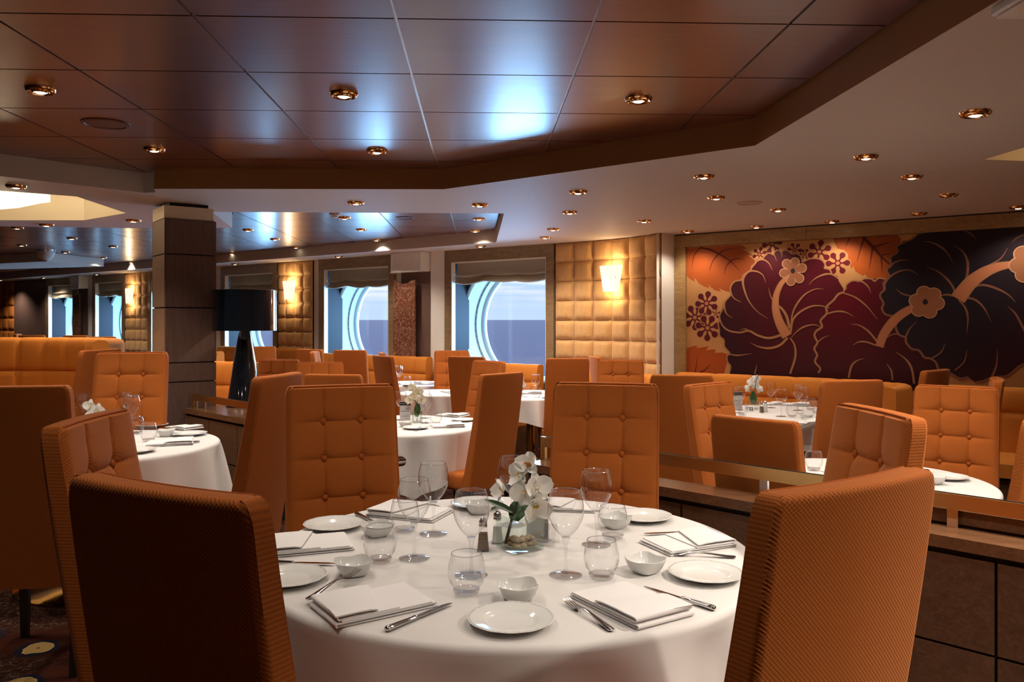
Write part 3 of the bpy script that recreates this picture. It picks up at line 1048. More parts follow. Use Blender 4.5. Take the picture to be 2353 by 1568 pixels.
def back_mesh():
    """upholstered high back: tufted front (local +y), plain rear, rounded edges"""
    hw, nb = 0.210, 10
    r = 0.010
    cols = sorted(set([-1 + 2 * i / 30 for i in range(31)] + [s * (0.326 + d) for s in (-1, 1) for d in (-0.06, -0.03, -0.015, 0, 0.015, 0.03, 0.06)]))
    rear = [1, 0.972, 0.94] + [1 - 2 * k / nb for k in range(1, nb)] + [-0.94, -0.972, -1]
    rowz = sorted(set([CH_BOT + (CH_TOP - r - CH_BOT) * j / 40 for j in range(41)] + [zb + d for zb in (1.045, 0.905, 0.76) for d in (-0.03, -0.015, -0.006, 0, 0.006, 0.015, 0.03)]))
    rings = [(z, 0.0) for z in rowz[:-1]] + [(CH_TOP - r - 0.006, 0.0), (CH_TOP - r, 0.0)] + [(CH_TOP - r + r * sin(a), r * (1 - cos(a))) for a in (0.4, 0.8, 1.2, 1.5)]

    def tuft(x, z):
        g = 0.0
        for bx in (-0.072, 0.072):
            g -= 0.006 * exp(-((x - bx) / 0.006) ** 2) * (1.0 if z > 0.5 else 0.3)
            g -= 0.004 * exp(-((x - bx) / 0.030) ** 2) * (1 if z < 1.14 else 0.4)
        for bz in (1.045, 0.905, 0.76):
            q = max(0.0, 1 - (abs(x) / 0.20) ** 4)
            g -= (0.005 * exp(-((z - bz) / 0.006) ** 2) + 0.004 * exp(-((z - bz) / 0.028) ** 2)) * q
            for bx in (-0.072, 0.072):
                g -= 0.009 * exp(-((x - bx) ** 2 + (z - bz) ** 2) / 0.024 ** 2)
        g += 0.012 * max(0.0, 1 - (x / 0.21) ** 6)
        return g

    def lean(z):
        return 0.15 * ((CH_TOP - z) / (CH_TOP - CH_BOT)) ** 1.15

    V, F = [], []
    for z, ins in rings:
        f = (z - CH_BOT) / (CH_TOP - CH_BOT)
        w = hw + 0.006 * (1 - f) - ins - (0.014 * max(0, (z - (CH_TOP - 0.045)) / 0.045) ** 2)
        th = 0.088 - 0.036 * f
        ring = []
        for u in cols:                                   # front, left to right
            x = u * w
            y = lean(z) + th / 2 - ins + 0.016 * u * u + (tuft(x, z) if ins == 0 else -0.002)
            e_ = max(0.0, (abs(u) - 0.93) / 0.07)
            y -= 0.012 * e_ * e_
            ring.append((x, y, z))
        for s in (0.16, 0.24, 0.76, 0.86):
            ring.append((w + 0.003, lean(z) + 0.016 + th * (0.5 - s), z))
        for u in rear:                                   # rear, right to left
            e_ = 0.005 if abs(u) > 0.99 else 0.0
            ring.append((u * (w - (0.001 if e_ else 0)), lean(z) - th / 2 + ins + 0.016 * u * u + e_, z))
        for s in (0.86, 0.76, 0.24, 0.16):
            ring.append((-w - 0.003, lean(z) + 0.016 + th * (0.5 - s), z))
        V += ring
    n = len(cols) + 4 + len(rear) + 4
    for j in range(len(rings) - 1):
        for i in range(n):
            F.append((j * n + i, j * n + (i + 1) % n, (j + 1) * n + (i + 1) % n, (j + 1) * n + i))
    top = (len(rings) - 1) * n
    F.append(tuple(top + i for i in range(n)))
    F.append(tuple(reversed(range(n))))
    edge = []
    k = len(cols)
    m_ = len(rings) - 5
    L_ = [V[j * n] for j in range(0, m_, 3)]
    R_ = [V[j * n + k - 1] for j in range(0, m_, 3)]
    T_ = [V[(len(rings) - 3) * n + i] for i in range(1, k - 1, 3)]
    edge = L_ + T_ + R_[::-1]
    return mesh_of('backrest', V, F, ['chair_fabric'], 50), edge, tuft, lean


def mk_chair():
    t = thing('dining_chair', '', 'chair')
    me, edge, tuft, lean = back_mesh()
    put('backrest', me, parent=t)
    put('piping', MB().tube([(x, y + 0.001, z) for x, y, z in edge], 0.0032, 6).mesh('piping', 'button_fabric'), parent=t)
    bm = bmesh.new(); bmesh.ops.create_uvsphere(bm, u_segments=14, v_segments=8, radius=0.0125)
    for v in bm.verts:
        v.co.y *= 0.7
    bme = bpy.data.meshes.new('button'); finish(bm, bme, 80); bme.materials.append(MATS['button_fabric'])
    for bz in (1.045, 0.905, 0.76):
        for bx in (-0.072, 0.072):
            f = (bz - CH_BOT) / (CH_TOP - CH_BOT)
            y = lean(bz) + (0.088 - 0.036 * f) / 2 + 0.016 * 0.106 + tuft(bx, bz) + 0.009
            put('button', bme, parent=t, loc=(bx, y, bz))
    # seat cushion
    st = rbox('seat', 0.45, 0.42, 0.125, 0.035, 'chair_fabric', 4, z0=0.345)
    put('seat', st, parent=t, loc=(0, 0.385, 0))
    for x in (-0.19, 0.19):
        for y0, y1 in ((0.14, 0.10), (0.56, 0.56)):
            b = MB().add([(x + a * 0.021, y0 + c * 0.021, 0.352) for a, c in ((-1, -1), (1, -1), (1, 1), (-1, 1))] + [(x + a * 0.014, y1 + c * 0.014, 0.0) for a, c in ((-1, -1), (1, -1), (1, 1), (-1, 1))],
                         [(0, 1, 2, 3), (4, 5, 6, 7), (0, 1, 5, 4), (1, 2, 6, 5), (2, 3, 7, 6), (3, 0, 4, 7)])
            put('leg', b.mesh('leg', 'dark_leg'), parent=t)
    return proto(t)


CHAIR = mk_chair()


def chair(x, y, face, z, label, scale=1.0, group=None):
    return place(CHAIR, (x, y, z), radians(face - 90), label, group, scale)


# round the main table
chair(-0.552, 1.24, 61, 0, 'big dark-backed orange chair seen from behind in front, beside the carpet', 1.0)
chair(0.553, 1.282, 123, 0, 'big brightly lit orange chair seen from behind in front, beside the walnut divider')
chair(-1.135, 2.13, 4, 0, 'orange tufted chair partly hidden behind the big chair by the carpet')
chair(1.06, 2.30, 184, 0, 'orange tufted chair partly hidden behind the big brightly lit chair')
chair(-0.68, 3.19, -70, 0, 'orange tufted chair facing us at the main table, beside the brown-backed chair')
chair(0.385, 3.29, -104, 0, 'orange tufted chair facing us at the main table, by the brass rail')
# the table by the column
chair(-1.94, 3.12, 98, 0, 'brown-backed chair cut by the picture edge, above the brass pedestal')
chair(-2.47, 5.25, -81, 0, 'orange tufted chair facing us in front of the square column', 1.04)
chair(-3.04, 5.98, 172, 0, 'dark-backed chair between the orange sofa and the square column', 1.03)
chair(-1.085, 3.79, 169, 0, 'tan-backed chair turned away between the column table and the main table')
# lower floor, middle
Z = LOW
chair(-0.06, 5.68, 138, Z, 'tall tan-backed chair at the table with the black-headed card')
chair(-0.20, 7.40, 223, Z, 'orange tufted chair behind the tall tan-backed chair')
chair(-0.47, 8.20, 64, Z, 'wide brown-backed chair behind the table with the black-headed card')
chair(-0.74, 9.85, -80, Z, 'small orange chair in front of the widest window, beside the etched glass')
chair(-2.02, 10.02, 82, Z, 'brown chair back against the middle window, touched by blue light')
chair(-1.36, 8.40, 35, Z, 'narrow brown chair back beside the pale tufted chair')
chair(-1.50, 9.22, 12, Z, 'pale tufted chair catching the window light')
chair(-2.20, 7.66, -108, Z, 'orange ribbed chair top just beside the black lamp')
chair(-1.71, 7.15, -75, Z, 'orange chair top between the ribbed chair and the blue-lit brown one')
chair(-1.24, 5.55, 78, Z, 'low dark chair back directly behind the tan-backed chair')
chair(-3.55, 11.35, 100, Z, 'brown chair back beyond the black lamp, under the window')
chair(-2.60, 10.3, 62, Z, 'slim brown chair back by the far wine glasses')
chair(-2.36, 9.55, 5, Z, 'small chair seen edge-on below the middle window')
# lower floor, by the mural
chair(1.02, 3.42, 43, Z, 'brown chair back rising just beyond the brass rail', 0.965)
chair(1.15, 4.78, -49, Z, 'brown ribbed chair between the rail chair and the booth chair')
chair(1.16, 5.50, 82, Z, 'dark chair back with a tan top edge below the corner of the mural')
chair(2.13, 5.02, 102, Z, 'brown chair back at the table numbered 622, in front of the booth')
chair(2.53, 4.58, 233, Z, 'dark orange tufted chair with a pale side facing us beyond the rail')
chair(3.20, 6.05, 130, Z, 'small chair with a pale cream back against the mural')
chair(3.12, 5.15, 152, Z, 'tan chair back below the mural, beside the dark tufted chair')
chair(2.14, 3.10, 112, Z, 'dark chair cut by the picture edge beyond the brass rail')
chair(1.02, 7.55, -98, Z, 'small tufted chair in front of the tan padded bay')
chair(0.84, 8.28, 8, Z, 'small pale chair edge beside the tufted chair of the padded bay')
chair(0.545, 7.85, 95, Z, 'brown chair back between the widest window and the padded bay')
# beyond the orange sofa
for px, d, f in ((12, 11.4, 60), (38, 14.6, 20), (72, 13.4, 95), (98, 10.6, 100), (172, 13.2, 85), (232, 12.2, 100)):
    x, y = ray(px, d)
    chair(x, y, f, 0, 'tiny chair top peeping over the orange sofa', group='chair tops over the sofa')


# ================================================================== BENCHES
def bench(name, label, path, ztop, zf, step=0.24, seat=True, th=0.13, grp=None, hline=True, cat='bench'):
    """path: plan points; the seat lies to the right-hand side of the walking direction"""
    P = crom(path, 14)
    S = [0.0]
    for a, b_ in zip(P[:-1], P[1:]):
        S.append(S[-1] + (b_ - a).length)
    n = max(24, int(S[-1] / 0.03))
    pts = []
    j = 0
    for k in range(n + 1):
        s_ = S[-1] * k / n
        while j < len(S) - 2 and S[j + 1] < s_:
            j += 1
        f = (s_ - S[j]) / max(1e-6, S[j + 1] - S[j])
        d = (P[j + 1] - P[j]).normalized()
        pts.append((P[j].lerp(P[j + 1], f), Vector((d.y, -d.x)), s_))
    t = thing(name, label, cat, (0, 0, 0), group=grp)
    zs = zf + 0.44
    prof = [(0.0, zf + 0.08), (0.0, ztop - 0.04), (0.012, ztop - 0.012), (0.04, ztop), (th - 0.04, ztop), (th - 0.012, ztop - 0.012), (th, ztop - 0.04)]
    m1 = zs + (ztop - zs) * 0.62
    prof += [(th + 0.012, ztop - 0.10), (th + 0.014, m1 + 0.05), (th + 0.010, m1 + 0.012), (th - 0.002 if hline else th + 0.012, m1), (th + 0.010, m1 - 0.012), (th + 0.016, m1 - 0.06), (th + 0.02, zs + 0.02), (th + 0.02, zf + 0.08)]
    V, F = [], []
    m_ = len(prof)
    for p_, nn, s_ in pts:
        ph = (s_ / step) % 1.0
        gr = 0.014 * exp(-(min(ph, 1 - ph) * step / 0.014) ** 2) + 0.012 * (abs(2 * ph - 1)) ** 4
        for k, (o_, z) in enumerate(prof):
            o2 = o_ - (gr if k > 4 else 0)
            q = p_ + nn * o2
            V.append((q.x, q.y, z - (gr * 0.4 if 2 <= k <= 6 else 0)))
    for i in range(len(pts) - 1):
        for k in range(m_):
            F.append((i * m_ + k, (i + 1) * m_ + k, (i + 1) * m_ + (k + 1) % m_, i * m_ + (k + 1) % m_))
    F.append(tuple(range(m_))); F.append(tuple((len(pts) - 1) * m_ + k for k in range(m_)))
    put('backrest', mesh_of('backrest', V, F, ['bench_fabric'], 60), parent=t)
    if seat:
        for nm, o0, o1, z0, z1, mm in (('seat', th + 0.022, th + 0.50, zf + 0.30, zs, 'bench_fabric'), ('plinth', 0.03, th + 0.42, zf, zf + 0.298, 'walnut_across')):
            pr = [(o0, z0), (o0, z1), (o1 - 0.03, z1), (o1, z1 - 0.03), (o1, z0)]
            V, F = [], []
            for p_, nn, s_ in pts[::3] + [pts[-1]]:
                for o_, z in pr:
                    q = p_ + nn * o_
                    V.append((q.x, q.y, z))
            m2 = len(pr); cnt = len(V) // m2
            for i in range(cnt - 1):
                for k in range(m2):
                    F.append((i * m2 + k, (i + 1) * m2 + k, (i + 1) * m2 + (k + 1) % m2, i * m2 + (k + 1) % m2))
            F.append(tuple(range(m2))); F.append(tuple((cnt - 1) * m2 + k for k in range(m2)))
            put(nm, mesh_of(nm, V, F, [mm], 40), parent=t)
    return t


# big sofa by the column (concave towards the room)
bench('curved_sofa', 'long curved orange channel-tufted sofa before the far windows', [(-6.4, 7.1), (-5.6, 7.55), (-4.9, 7.75), (-4.2, 7.72), (-3.65, 7.42), (-3.36, 6.98), (-3.30, 6.6)], 1.272, 0.0, 0.265, cat='sofa')
w = lambda t, n: wp(t, n)[:2]
bench('wall_bench', 'orange booth bench along the mural, straight part', [w(1.72, -0.10), w(2.4, -0.10), w(3.0, -0.10), w(3.72, -0.12)], 0.875, Z, 0.42)
bench('wall_bench', 'orange booth bench wing curving forward from the mural, close ribs', [w(3.80, -0.12), w(4.02, -0.22), w(4.10, -0.50), w(4.05, -0.85)], 0.865, Z, 0.105, seat=False)
bench('wall_bench', 'orange booth bench along the mural at the picture edge', [w(4.30, -0.10), w(5.0, -0.10), w(6.1, -0.10)], 0.865, Z, 0.42)
bench('wall_bench', 'small curved tan bench below the padded bay', [(0.66, 9.62), (1.00, 9.32), (1.32, 8.95), (1.52, 8.55), (1.56, 8.15)], 0.86, Z, 0.24, seat=False)
bench('wall_bench', 'orange bench under the widest window', [w(-1.85, -0.07), w(-1.0, -0.07), w(-0.12, -0.07)], 0.89, Z, 0.30)
bench('wall_bench', 'orange bench under the middle window and etched glass', [w(-4.62, -0.07), w(-3.4, -0.07), w(-1.98, -0.07)], 0.93, Z, 0.30)
bench('wall_bench', 'orange bench under the narrow padding and sconce', [w(-7.0, -0.07), w(-5.8, -0.07), w(-4.75, -0.07)], 0.98, Z, 0.30)
bench('wall_bench', 'yellow-lit orange bench seen between the column and the lamp', [(-3.95, 8.75), (-3.45, 8.80), (-2.95, 8.72), (-2.62, 8.5)], 0.99, Z, 0.30, cat='bench')
bench('wall_bench', 'orange bench back just behind the yellow-lit bench', [(-4.7, 10.6), (-4.1, 10.65), (-3.75, 10.5)], 1.03, Z, 0.30)


# ================================================================== RAILED DIVIDERS
DV, DNr = Vector((0.7071, -0.7071)), Vector((0.7071, 0.7071))        # along (towards the right), away from the camera


def dpt(s, q, z):
    """point on a divider: X+Y = s measured across, q along"""
    p = DV * q + DNr * (s / 1.41421)
    return (p.x, p.y, z)


def dbox(b, q0, q1, s0, s1, z0, z1):
    P = [dpt(s, q, z) for z in (z0, z1) for s, q in ((s0, q0), (s0, q1), (s1, q1), (s1, q0))]
    return b.add(P, [(0, 1, 2, 3), (4, 5, 6, 7), (0, 1, 5, 4), (1, 2, 6, 5), (2, 3, 7, 6), (3, 0, 4, 7)])


def divider(label, q0, q1, s0, s1, joints, ztop):
    t = thing('divider_cabinet', label, 'cabinet', (0, 0, 0))
    put('carcass', dbox(MB(), q0 + 0.005, q1, s0 + 0.05, s1 - 0.01, 0.0, ztop - 0.05).mesh('carcass', 'shadow_gap'), parent=t)
    me = dbox(MB(), q0, q1, s0, s1, ztop - 0.040, ztop)
    put('ledge', me.mesh('ledge', 'ledge_wood'), parent=t)
    js = [q0] + joints + [q1]
    for a, c in zip(js[:-1], js[1:]):
        for z0, z1 in ((0.08, 0.375), (0.385, ztop - 0.062)):
            put('front_panel', dbox(MB(), a + 0.005, c - 0.005, s0 + 0.022, s0 + 0.05, z0, z1).mesh('front_panel', 'walnut_across'), parent=t)
    put('end_panel', dbox(MB(), q0 - 0.012, q0 + 0.004, s0 + 0.02, s1 - 0.01, 0.0, ztop - 0.042).mesh('end_panel', 'walnut'), parent=t)
    return t


def rail(label, q0, q1, s, z, zb, posts, end0=True):
    t = thing('brass_rail', label, 'rail', (0, 0, 0))
    h, d = 0.050, 0.028
    put('top_bar', dbox(MB(), q0, q1, s - d, s, z - h, z).mesh('top_bar', 'brass'), parent=t)
    put('groove', dbox(MB(), q0 + 0.03, q1, s - d * 0.6, s - d * 0.4, z, z + 0.003).mesh('groove', 'shadow_gap'), parent=t)
    for q in posts:
        put('post', dbox(MB(), q - 0.017, q + 0.017, s - d + 0.004, s - 0.004, zb, z - h).mesh('post', 'chrome'), parent=t)
    if end0:
        put('end_bar', dbox(MB(), q0, q0 + 0.03, s - d, s, zb, z - h).mesh('end_bar', 'brass'), parent=t)
    return t


RQ0 = 0.7071 * (0.139 - 4.06)
q_of = lambda px, s: (lambda k: 0.7071 * (k * s / (1 + k) - s / (1 + k)))((px - CX) / FOC)
divider('dark walnut divider cabinet under the long brass rail', RQ0 + 0.02, 1.6, 4.02, 4.24, [q_of(1565, 4.04), q_of(1800, 4.04), q_of(2288, 4.04), q_of(2288, 4.04) + 0.9], 0.737)
rail('long brass rail on the walnut divider beside the main table', RQ0, 1.7, 4.235, 0.850, 0.737, [RQ0 + 0.06, q_of(1752, 4.2), q_of(2150, 4.2) + 0.05, q_of(2353, 4.2) + 0.25])
rb = thing('low_partition', 'low walnut partition with a broad cap just beyond the brass rail', 'partition', (0, 0, 0))
put('panel', dbox(MB(), q_of(2100, 4.3), 1.58, 4.27, 4.44, LOW, 0.745).mesh('panel', 'walnut_across'), parent=rb)
put('cap', dbox(MB(), q_of(2100, 4.3) - 0.01, 1.59, 4.245, 4.46, 0.746, 0.792).mesh('cap', 'ledge_wood'), parent=rb)
LQ0 = -6.36
divider('walnut divider cabinet carrying the black table lamp', LQ0 - 0.02, q_of(596, 3.87), 3.80, 4.60, [q_of(480, 3.82), q_of(545, 3.82)], 0.737)
rail('short brass rail in front of the black table lamp', LQ0, q_of(592, 3.87), 3.90, 0.848, 0.737, [LQ0 + 0.07, LQ0 + 0.22])
# little rail end behind the chair
x, y = G(928, 1055, 0.848)
re_ = thing('rail_end', 'short brass and chrome rail end behind the tufted chair', 'rail', (x - 0.02, y + 0.04, 0))
put('bar', MB().tube([(-0.30, 0.30, 0.825), (-0.06, 0.06, 0.825), (-0.012, 0.02, 0.825), (0.0, 0.03, 0.825), (-0.01, 0.05, 0.825)], 0.022, 10).mesh('bar', 'chrome'), parent=re_)
put('post', MB().tube([(-0.22, 0.22, 0.0), (-0.22, 0.22, 0.81)], 0.018, 10).mesh('post', 'brass'), parent=re_)

# ================================================================== BLACK TABLE LAMP
lx, ly = G(562, 929, 0.737)
ly = 6.55; lx = (562 - CX) / FOC * ly
lamp = thing('table_lamp', 'tall black lacquer table lamp with drum shade on the divider', 'lamp', (lx, ly, 0.737))
zl = lambda py: EYE - (py - HZ) * ly / FOC - 0.737
rl = lambda px: px * ly / FOC
put('base', MB().lathe([(0.0, 0.0), (rl(41), 0.0), (rl(41), 0.015), (rl(38), 0.03), (rl(26), zl(840)), (rl(15), zl(775)), (rl(11), zl(758)), (0.0, zl(758))], 40).mesh('base', 'black_lacquer'), parent=lamp)
put('socket', MB().lathe([(0.0, zl(757)), (0.03, zl(757)), (0.035, zl(745)), (0.02, zl(735)), (0.0, zl(735))], 20).mesh('socket', 'pale_brass'), parent=lamp)
zt_, zb_ = zl(668), zl(760)
put('shade', MB().lathe([(rl(71), zb_), (rl(70), zt_), (rl(70) - 0.004, zt_), (rl(71) - 0.004, zb_)], 56, closed=True).mesh('shade', 'black_lacquer'), parent=lamp)
put('shade_lining', MB().lathe([(rl(71) - 0.006, zb_ + 0.002), (rl(70) - 0.006, zt_ + 0.004), (rl(70) + 0.001, zt_ + 0.004)], 56).mesh('shade_lining', 'card_white'), parent=lamp)
put('spokes', MB().box(-rl(69), rl(69), -0.004, 0.004, zt_ - 0.03, zt_ - 0.024).box(-0.004, 0.004, -rl(69), rl(69), zt_ - 0.03, zt_ - 0.024).box(-0.004, 0.004, -0.004, 0.004, zl(735), zt_ - 0.024).mesh('spokes', 'chrome', weld=False), parent=lamp)


# ================================================================== TABLES AND CLOTHS
def cloth(cx, cy, r, ztop, hang, label, seed, folds=13):
    rnd = random.Random(seed)
    ph = [rnd.uniform(0, 6.28) for _ in range(4)]
    n = 160
    rad = [r * k / 8 for k in range(1, 9)]
    V, F = [(0, 0, ztop)], []
    rows = []
    for q in rad[:-1]:
        rows.append([(q * cos(2 * pi * j / n), q * sin(2 * pi * j / n), ztop) for j in range(n)])
    er = 0.018
    for a in (0.0, 0.35, 0.8, 1.2, 1.57):
        rows.append([((r + er * sin(a)) * cos(2 * pi * j / n), (r + er * sin(a)) * sin(2 * pi * j / n), ztop - er * (1 - cos(a))) for j in range(n)])
    H = 14
    for k in range(1, H + 1):
        f = k / H
        row = []
        for j in range(n):
            t = 2 * pi * j / n
            sq = max(abs(cos(t + 0.5)), abs(sin(t + 0.5)))
            hl = hang * (0.82 + 0.32 * (1 / sq - 1) / 0.414)
            w_ = sin(folds * t + ph[0] + 0.8 * sin(3 * t + ph[1])) * 0.6 + sin((folds - 4) * t + ph[2]) * 0.4
            amp = 0.062 * f ** 0.8 * (0.75 + 0.25 * sin(2 * t + ph[3]))
            rr = r + er + 0.012 * f + max(-0.016 - 0.004 * f, amp * w_)
            row.append((rr * cos(t), rr * sin(t), ztop - er - (hl - er) * f))
        rows.append(row)
    for row in rows:
        V += row
    for j in range(n):
        F.append((0, 1 + j, 1 + (j + 1) % n))
    for i in range(len(rows) - 1):
        for j in range(n):
            a, b_ = 1 + i * n, 1 + (i + 1) * n
            F.append((a + j, b_ + j, b_ + (j + 1) % n, a + (j + 1) % n))
    o = put('tablecloth', mesh_of('tablecloth', V, F, ['linen'], 70, False), loc=(cx, cy, 0), label=label, category='tablecloth')
    return o


def table(cx, cy, r, zf, hang, lab, seed, base='polished_brass', fr=0.33):
    t = thing('round_table', 'round pedestal table under the ' + lab, 'table', (cx, cy, zf))
    put('table_top', MB().lathe([(0.0, 0.715), (r - 0.01, 0.715), (r, 0.725), (r, 0.745), (0.0, 0.745)], 48).mesh('table_top', 'walnut'), parent=t)
    put('pedestal', MB().lathe([(0.0, 0.06), (0.045, 0.06), (0.045, 0.714), (0.0, 0.714)], 24).mesh('pedestal', base), parent=t)
    put('foot', MB().lathe([(0.0, 0.0), (fr, 0.0), (fr + 0.005, 0.012), (fr - 0.03, 0.022), (fr * 0.4, 0.045), (0.05, 0.075), (0.0, 0.075)], 40).mesh('foot', base), parent=t)
    cloth(cx, cy, r + 0.003, zf + 0.75, hang, lab, seed)


TB = {'main': (-0.01, 2.42, 0.71, 0.0, 0.40, 'white cloth of the main table in front'),
      'col': (-2.25, 4.45, 0.58, 0.0, 0.30, 'white cloth of the table beside the square column'),
      'card': (-0.86, 6.22, 0.60, Z, 0.40, 'white cloth of the table with the black-headed card'),
      'booth': (2.38, 7.02, 0.62, Z, 0.26, 'white cloth of the booth table numbered 622'),
      'rail': (1.74, 4.08, 0.62, Z, 0.36, 'bluish white cloth of the table beyond the brass rail'),
      'win': (0.20, 8.72, 0.56, Z, 0.27, 'white cloth of the table before the widest window'),
      'etch': (-1.28, 10.26, 0.43, Z, 0.27, 'blue-lit white cloth of the table before the etched glass'),
      'mid': (-0.85, 8.97, 0.39, Z, 0.34, 'grey-white cloth of the small table behind the cream orchid'),
      'lampside': (-3.15, 10.92, 0.45, Z, 0.27, 'small white cloth of the table beyond the black lamp')}
for i, (k, v) in enumerate(TB.items()):
    table(*v[:5], v[5], 11 + i, fr=0.43 if k == 'col' else 0.33)

# ================================================================== TABLEWARE PROTOTYPES
def mk_wine():
    t = thing('wine_glass', '', 'wine glass')
    put('bowl', MB().lathe([(0.0, 0.104), (0.010, 0.105), (0.022, 0.115), (0.035, 0.132), (0.045, 0.152), (0.049, 0.170), (0.0485, 0.190), (0.045, 0.210), (0.0405, 0.228)], 36).mesh('bowl', 'thin_glass', recalc=True), parent=t)
    put('stem', MB().lathe([(0.0, 0.006), (0.0095, 0.007), (0.0055, 0.014), (0.0040, 0.03), (0.0038, 0.06), (0.0050, 0.082), (0.0085, 0.096), (0.012, 0.1035), (0.0, 0.1035)], 20).mesh('stem', 'stem_glass'), parent=t)
    put('foot', MB().lathe([(0.0, 0.0005), (0.043, 0.0005), (0.0445, 0.002), (0.043, 0.0032), (0.012, 0.0058), (0.0, 0.0058)], 36).mesh('foot', 'stem_glass'), parent=t)
    put('rim', MB().lathe([(0.0400 + 0.0009 * cos(a), 0.2283 + 0.0009 * sin(a)) for a in [2 * pi * k / 6 for k in range(6)]], 36, closed=True).mesh('rim', 'chrome_glass'), parent=t)
    return proto(t)


def mk_tumbler():
    t = thing('tumbler', '', 'tumbler')
    put('bowl', MB().lathe([(0.024, 0.012), (0.034, 0.018), (0.043, 0.032), (0.047, 0.050), (0.0465, 0.068), (0.043, 0.085), (0.0385, 0.102)], 36).mesh('bowl', 'thin_glass'), parent=t)
    put('base', MB().lathe([(0.0, 0.0005), (0.027, 0.0005), (0.031, 0.004), (0.034, 0.0125), (0.030, 0.0128), (0.016, 0.009), (0.0, 0.008)], 36).mesh('base', 'stem_glass'), parent=t)
    put('rim', MB().lathe([(0.0382 + 0.0009 * cos(a), 0.1023 + 0.0009 * sin(a)) for a in [2 * pi * k / 6 for k in range(6)]], 36, closed=True).mesh('rim', 'chrome_glass'), parent=t)
    return proto(t)


thin_glass('chrome_glass', (0.85, 0.87, 0.9), 0.35, 0.05, 2.0, 0.5)


def mk_plate():
    t = thing('bread_plate', '', 'plate')
    prof = [(0.0, 0.0035), (0.050, 0.0035), (0.056, 0.005), (0.063, 0.009), (0.068, 0.0105), (0.088, 0.0145), (0.096, 0.0165), (0.0985, 0.0160), (0.0975, 0.0145), (0.085, 0.0110), (0.062, 0.0045), (0.058, 0.0005), (0.048, 0.0005), (0.0, 0.0008)]
    sc = lambda a, i: 1 + (0.014 * abs(cos(6 * a)) ** 2 if 5 <= i <= 9 else 0)
    put('dish', MB().lathe(prof, 96, fr=sc).mesh('dish', 'porcelain', angle=50), parent=t)
    bd = MB()
    for k in range(96):
        a = 2 * pi * k / 96
        q = 0.094 * (1 + 0.014 * cos(6 * a) ** 2)
        bd.box(q * cos(a) - 0.0016, q * cos(a) + 0.0016, q * sin(a) - 0.0016, q * sin(a) + 0.0016, 0.0150, 0.0172)
    put('beaded_edge', bd.mesh('beaded_edge', 'porcelain', weld=False), parent=t, kind='stuff')
    return proto(t)


def mk_bowl():
    t = thing('sauce_dish', '', 'dish')
    V, F = [], []
    n = 48
    prof = [(0.0, 0.0), (0.026, 0.0), (0.031, 0.002), (0.040, 0.014), (0.046, 0.028), (0.049, 0.036), (0.0475, 0.0365), (0.044, 0.029), (0.037, 0.014), (0.028, 0.006), (0.0, 0.005)]
    for j in range(n):
        a = 2 * pi * j / n
        c_, s_ = cos(a), sin(a)
        k4 = (abs(c_) ** 3.2 + abs(s_) ** 3.2) ** (-1 / 3.2)
        cor = (k4 - 1) / 0.245
        for i, (r_, z) in enumerate(prof):
            f = z / 0.0365
            V.append((r_ * k4 * c_ * (1 + 0.06 * cor * f), r_ * k4 * s_ * (1 + 0.06 * cor * f), z + 0.008 * cor * f * f))
    m_ = len(prof)
    for j in range(n):
        for i in range(m_ - 1):
            F.append((j * m_ + i, ((j + 1) % n) * m_ + i, ((j + 1) % n) * m_ + i + 1, j * m_ + i + 1))
    b = MB().add(V, F)
    put('bowl', b.mesh('bowl', 'porcelain', angle=60), parent=t)
    put('foot_ring', MB().lathe([(0.020, 0.0002), (0.026, 0.0002), (0.026, 0.002), (0.020, 0.002)], 24, closed=True).mesh('foot_ring', 'porcelain'), parent=t)
    return proto(t)


def ribbon_xz(pts, th, y0, y1, ny=6, skew=None):
    """cloth ribbon: polyline in x,z extruded along y"""
    P = [Vector(p) for p in pts]
    n = len(P)
    off = []
    for i in range(n):
        d = (P[min(i + 1, n - 1)] - P[max(i - 1, 0)]).normalized()
        off.append(Vector((-d.y, d.x)) * th / 2)
    V, F = [], []
    for k in range(ny + 1):
        f = k / ny
        y = y0 + (y1 - y0) * f
        for i in range(n):
            dx = skew(i / (n - 1), f) if skew else 0.0
            for s in (1, -1):
                q = P[i] + off[i] * s
                V.append((q.x + dx, y, max(0.0006, q.y)))
    m_ = 2 * n
    for k in range(ny):
        for i in range(n - 1):
            for s in (0, 1):
                a, b_ = k * m_ + 2 * i + s, (k + 1) * m_ + 2 * i + s
                F.append((a, a + 2, b_ + 2, b_))
        for i in (0, n - 1):
            a, b_ = k * m_ + 2 * i, (k + 1) * m_ + 2 * i
            F.append((a, a + 1, b_ + 1, b_))
    for k in (0, ny):
        for i in range(n - 1):
            a = k * m_ + 2 * i
            F.append((a, a + 1, a + 3, a + 2))
    return V, F


def arc(cx, cz, r, a0, a1, n=5):
    return [(cx + r * cos(a0 + (a1 - a0) * k / n), cz + r * sin(a0 + (a1 - a0) * k / n)) for k in range(n + 1)]


